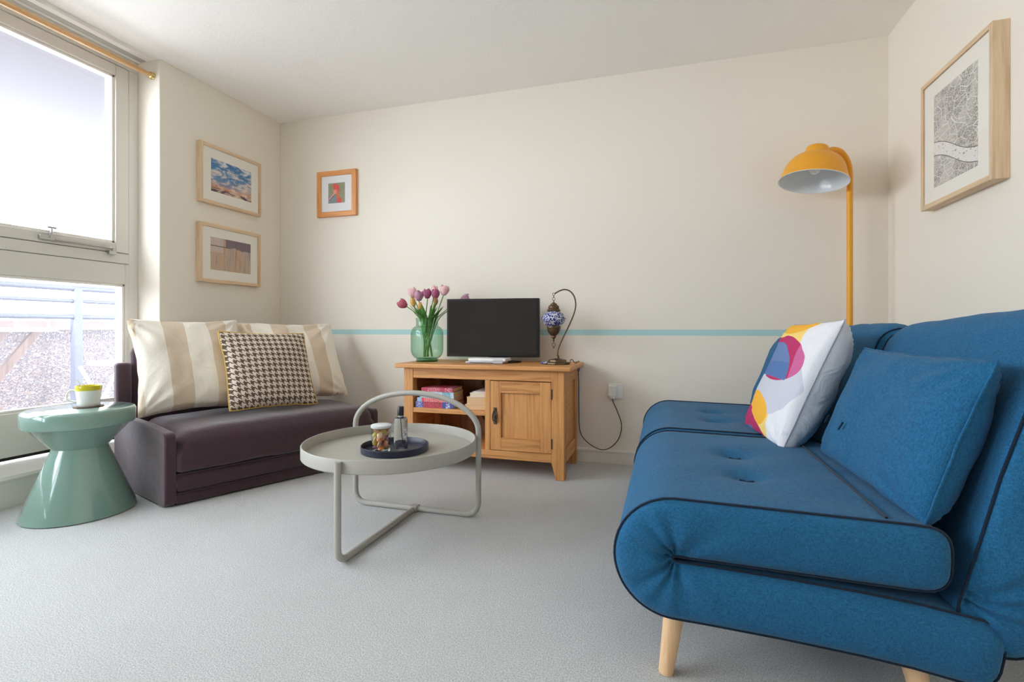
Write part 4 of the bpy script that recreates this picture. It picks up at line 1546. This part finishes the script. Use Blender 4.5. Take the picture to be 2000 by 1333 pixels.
LW = (0, 1, 0)
UPZ = (0, 0, 1)
picture('pale wood framed picture of a cloudy blue sky, upper one on the left wall', 0.500, 0.385, 0.034, 0.022, 0.330, 0.212, 0.0,
        [M['pf_v'], M['pf_h']], M['mat'], sky_print(), (XL, 2.713, 1.838), LW, UPZ)
picture('pale wood framed picture of misty brown reflections, lower one on the left wall', 0.498, 0.380, 0.034, 0.022, 0.328, 0.212, 0.0,
        [M['pf_v'], M['pf_h']], M['mat'], dusk_print(), (XL, 2.708, 1.328), LW, UPZ)
picture('small orange wood framed picture of a red bird on the back wall', 0.334, 0.336, 0.024, 0.036, 0.142, 0.148, 0.004,
        [M['of_v'], M['of_h']], M['mat_white'], bird_print(), (-2.316, YB, 1.834), (1, 0, 0), UPZ)
picture('large pale wood framed street map print on the right wall', 0.520, 0.556, 0.052, 0.020, 0.318, 0.394, -0.003,
        [M['pf_v'], M['pf_h']], M['mat'], map_print(), (XR, 2.443, 1.643), (0, -1, 0), UPZ)

# ------------------------------------------------------------------ mustard floor lamp
PX, PY = 0.925, 3.05
fl = thing('floor_lamp', 'mustard yellow floor lamp with a dome shade behind the blue sofa bed', 'floor lamp', (PX, PY, 0))
MB().lathe([(0, 0), (0.105, 0), (0.108, 0.004), (0.105, 0.016), (0.02, 0.02), (0, 0.02)], 48).build('base', M['mustard'], fl)
rim_c = Vector((0.723 - PX, 2.921 - PY, 1.593))
TILT = Matrix.Translation(rim_c) @ Matrix.Rotation(math.radians(-6.2), 4, 'X') @ Matrix.Rotation(math.radians(7.8), 4, 'Y')
capside = TILT @ Vector((0.046, 0.018, 0.166))
pole = [Vector((0, 0, 0.018)), Vector((0, 0, 1.2))] + spline([(0, 0, 1.56), (0, 0, 1.65), (-0.012, -0.009, 1.712), (-0.048, -0.036, 1.757), (-0.095, -0.068, 1.767), tuple(capside)], 8)
MB().tube(pole, 0.0145, 14).build('pole', M['mustard'], fl)
MB().lathe([(0, 0.186), (0.040, 0.186), (0.049, 0.181), (0.053, 0.172), (0.055, 0.138)], 40, mat=TILT).build('cap', M['mustard'], fl)
shp = [(p.x, p.y) for p in spline([(0.053, 0.141, 0), (0.082, 0.134, 0), (0.110, 0.114, 0), (0.130, 0.085, 0), (0.142, 0.055, 0), (0.151, 0.024, 0), (0.160, 0.0, 0)], 6)]
shm = MB().lathe(shp, 64, mat=TILT)
shm.cur = 1
shm.lathe([(0.160, 0.0), (0.1612, -0.003), (0.158, -0.003)] + [(q - 0.003, z - 0.002) for q, z in shp[::-1]] + [(0, 0.137)], 64, mat=TILT)
shm.build('shade', [M['mustard'], M['white_en']], fl)
MB().lathe([(0, 0.136), (0.017, 0.135), (0.017, 0.105), (0, 0.105)], 20, mat=TILT).build('bulb_holder', M['white_en'], fl)
MB().ball((0, 0, 0), 0.031, 0.031, 0.034, 20, 12).build('bulb', M['bulb'], fl, loc=TILT @ Vector((0, 0, 0.074)))

# ------------------------------------------------------------------ blue sofa bed
SB0, SBJ0, SBJ1, SB1 = 1.215, 2.085, 2.093, 2.945
sb = thing('sofa_bed', 'teal blue two seater sofa bed with splayed wooden legs along the right wall', 'sofa', (0, 0, 0))


def resample(pts, n):
    P = [Vector((a, b, 0)) for a, b in pts]
    L = [0]
    for a, b in zip(P, P[1:]):
        L.append(L[-1] + (b - a).length)
    out = []
    j = 0
    for i in range(n):
        s = L[-1] * i / (n - 1)
        while j < len(L) - 2 and L[j + 1] < s:
            j += 1
        t = (s - L[j]) / max(1e-9, L[j + 1] - L[j])
        out.append(P[j].lerp(P[j + 1], t))
    return out


def pad(medial, half, y0, y1, nm=60, dents=(), warp=None, bulge=0.03, wr_c=None, seed=0, ny=34, sq=1.0):
    """thick folded mattress: a medial line in x, z given thickness and swept along y with puffed ends"""
    Md = resample(medial, nm)
    tan = []
    for i in range(nm):
        d = Md[min(i + 1, nm - 1)] - Md[max(i - 1, 0)]
        tan.append(d.normalized())
    nr = [Vector((-t.y, t.x, 0)) for t in tan]
    out, cen = [], []
    nc = 14

    def sp(v):
        return math.copysign(abs(v) ** sq, v)
    for i in range(nm):
        out.append(Md[i] + nr[i] * half)
        cen.append(Md[i])
    for k_ in range(1, nc):
        a = PI * k_ / nc
        out.append(Md[-1] + nr[-1] * half * sp(math.cos(a)) + tan[-1] * half * sp(math.sin(a)))
        cen.append(Md[-1])
    for i in range(nm - 1, -1, -1):
        out.append(Md[i] - nr[i] * half)
        cen.append(Md[i])
    for k_ in range(1, nc):
        a = PI * k_ / nc
        out.append(Md[0] - nr[0] * half * sp(math.cos(a)) - tan[0] * half * sp(math.sin(a)))
        cen.append(Md[0])
    n = len(out)
    rings = []
    nt = 9

    def finish(p, y, body):
        x, z = p.x, p.y
        if body:
            w = mnoise.noise(Vector((x * 7 + seed, y * 7, z * 7))) * 0.004 + mnoise.noise(Vector((x * 3 + seed, y * 22, z * 3))) * 0.0018
        else:
            w = 0
        q = Vector((x, y, z + w))
        for (dx, dy, dz, nx, nz, dep, rad) in dents:
            d = math.sqrt(((q.x - dx) ** 2 + (q.z - dz) ** 2) * 0.6 + (q.y - dy) ** 2)
            if d < rad * 3:
                s = dep * math.exp(-(d / rad) ** 2) + dep * 0.35 * math.exp(-(d / (rad * 2.2)) ** 2)
                q.x -= nx * s
                q.z -= nz * s
        if warp:
            q = warp(q)
        return q

    def endring(t, yb, sg, s_):
        r = []
        for p, c in zip(out, cen):
            q = p.lerp(c, t)
            y = yb + sg * (-bulge) * math.sqrt(max(0, 1 - (1 - t) ** 2))
            if wr_c:
                for (wx, wz, fr, am, rad) in wr_c:
                    dd = math.hypot(q.x - wx, q.y - wz)
                    th = math.atan2(q.y - wz, q.x - wx)
                    y += am * math.sin(th * fr + 1.3 * math.sin(th * 3)) * math.exp(-dd / rad) * min(1, t * 4) * sg
                    y += sg * am * 3.0 * math.exp(-(dd / (rad * 0.35)) ** 2) * min(1, t * 6)
            r.append(finish(q, y, False))
        return r
    ts = [1 - (k_ / nt) ** 1.6 for k_ in range(nt + 1)]
    for t in ts:
        rings.append(endring(t, y0 + bulge, 1, seed))
    for k_ in range(1, ny):
        y = y0 + bulge + (y1 - y0 - 2 * bulge) * k_ / ny
        rings.append([finish(p, y, True) for p in out])
    for t in ts[::-1]:
        rings.append(endring(t, y1 - bulge, -1, seed))
    m = MB()
    vs = [v for r in rings for v in r]
    fs = []
    for i in range(len(rings) - 1):
        for k_ in range(n):
            l = (k_ + 1) % n
            fs.append((i * n + k_, i * n + l, (i + 1) * n + l, (i + 1) * n + k_))
    m.add(vs, fs)
    pipe0 = [finish(p + (p - c) * 0.02, y0 + bulge, False) for p, c in zip(out, cen)]
    pipe1 = [finish(p + (p - c) * 0.02, y1 - bulge, False) for p, c in zip(out, cen)]
    return m, pipe0, pipe1


# seat: one long pad folded under at the front
hs = 0.066
fc = (0.022, 0.3005)
fr_ = 0.0735
seat_med = [(0.490, 0.366)]
seat_med += [(x, 0.366 + 0.008 * (0.48 - x) / 0.46) for x in (0.40, 0.30, 0.20, 0.10)]
for k_ in range(17):
    a = PI / 2 + PI * k_ / 16
    seat_med.append((fc[0] + fr_ * math.cos(a), fc[1] + fr_ * math.sin(a)))
seat_med += [(0.10, 0.2255), (0.25, 0.2205), (0.40, 0.212), (0.50, 0.203), (0.575, 0.192)]
for (y0, y1, sd) in ((SB0, SBJ0, 0.0), (SBJ1, SB1, 5.0)):
    c = (y0 + y1) / 2
    dents = [(0.215, c - 0.125, 0.44, 0, 1, 0.020, 0.035), (0.215, c + 0.125, 0.44, 0, 1, 0.020, 0.035)]
    m, pa, pb = pad(seat_med, hs, y0, y1, nm=170, dents=dents, wr_c=[(0.022, 0.3, 9, 0.010, 0.08)], seed=sd, bulge=0.026, sq=0.62)
    seat = m.build('seat', M['blue'], sb, angle=80)
    for pp in (pa, pb):
        MB().tube(pp, 0.0032, 6, closed=True).build('piping', M['blue_pipe'], seat)
    for dd in dents:
        MB().tube([(dd[0] - 0.018, dd[1] + 0.003, 0.418), (dd[0], dd[1], 0.4145), (dd[0] + 0.018, dd[1] - 0.003, 0.418)], 0.003, 6).build('tuft', M['blue_pipe'], seat)
    MB().tube([(0.452, y0 + 0.05, 0.4345), (0.452, c, 0.4355), (0.452, y1 - 0.05, 0.4345)], 0.003, 6).build('seam', M['blue_pipe'], seat)

# backs: leaning pads, the near one standing a little higher towards the camera
hb_ = 0.078
back_med = [(0.652, 0.258), (0.677, 0.35), (0.72, 0.52), (0.77, 0.67), (0.806, 0.775)]


def back_warp(y0, y1, rise):
    def f(q):
        s = max(0.0, min(1.0, (q.z - 0.55) / 0.3))
        q.z += s * rise * (y1 - q.y) / (y1 - y0)
        e = min(abs(q.y - y0), abs(q.y - y1))
        q.z -= s * 0.03 * math.exp(-(e / 0.05) ** 2)
        return q
    return f


for (y0, y1, rise, sd) in ((SB0 + 0.012, SBJ0, 0.045, 2.0), (SBJ1, SB1, 0.008, 9.0)):
    m, pa, pb = pad(back_med, hb_, y0, y1, nm=110, warp=back_warp(y0, y1, rise), wr_c=[(0.575, 0.285, 13, 0.010, 0.12)], seed=sd, bulge=0.028)
    back = m.build('backrest', M['blue'], sb, angle=80)
    for pp in (pa, pb):
        MB().tube(pp, 0.0032, 6, closed=True).build('piping', M['blue_pipe'], back)
# folding mechanism and legs
MB().box((0.03, SB0 + 0.06, 0.150), (0.46, SB1 - 0.06, 0.20)).box((0.585, SB0 + 0.06, 0.13), (0.66, SB1 - 0.06, 0.185)).build('base_frame', M['black'], sb, bevel=0.006)
for (x, y, sx, sy) in ((0.0, 1.283, -1, -1), (0.53, 1.275, 1, -1), (0.0, 2.87, -1, 1), (0.53, 2.87, 1, 1)):
    t = Vector((x - sx * 0.022, y - sy * 0.03, 0.15))
    bt_ = Vector((x, y, 0.0))
    MB().tube([bt_, bt_.lerp(t, 0.03), t], [0.0155, 0.0175, 0.0255], 18).build('leg', M['beech'], sb)

# cushions on the sofa bed
BL = Vector((0.34, 0, 0.94))
bp1 = cushion('blue_cushion', 0.66, 0.375, 0.055, 0.105, [M['blue']], 'large teal blue back cushion nearest the camera, leaning on the backrest', 'cushion', 'teal back cushions',
              seed=4.4, wr=0.008, pinch=0.03, q=0.42, droop=0.1, pipe=M['blue'], pipe_r=0.003)
place(bp1, (0.575, 1.602, 0.597), (0.03, -1, 0.0), BL)
for dy in (-0.06, 0.06):
    MB().tube([(dy - 0.15, -0.055, 0.062), (dy - 0.154, -0.068, 0.0625), (dy - 0.162, -0.080, 0.0615)], 0.003, 6).build('tuft', M['blue_pipe'], bp1)
bp2 = cushion('blue_cushion', 0.46, 0.40, 0.05, 0.10, [M['blue']], 'teal blue back cushion at the far end, mostly hidden by the patterned cushion', 'cushion', 'teal back cushions',
              seed=8.4, wr=0.008, pinch=0.03, q=0.42, droop=0.1, pipe=M['blue'], pipe_r=0.003)
place(bp2, (0.500, 2.635, 0.605), (0.03, -1, 0.0), BL)
wc = cushion('patterned_cushion', 0.48, 0.49, 0.06, 0.13, [M['blobs'], M['blobs_back']], 'white cushion with overlapping blue, pink, yellow and grey shapes', 'cushion',
             seed=2.2, wr=0.008, pinch=0.035, q=0.38, pipe=M['seam_grey'], pipe_r=0.0022)
place(wc, (0.455, 2.17, 0.638), (0.10, -1, 0.03), Vector((0.40, 0.0, 0.90)))
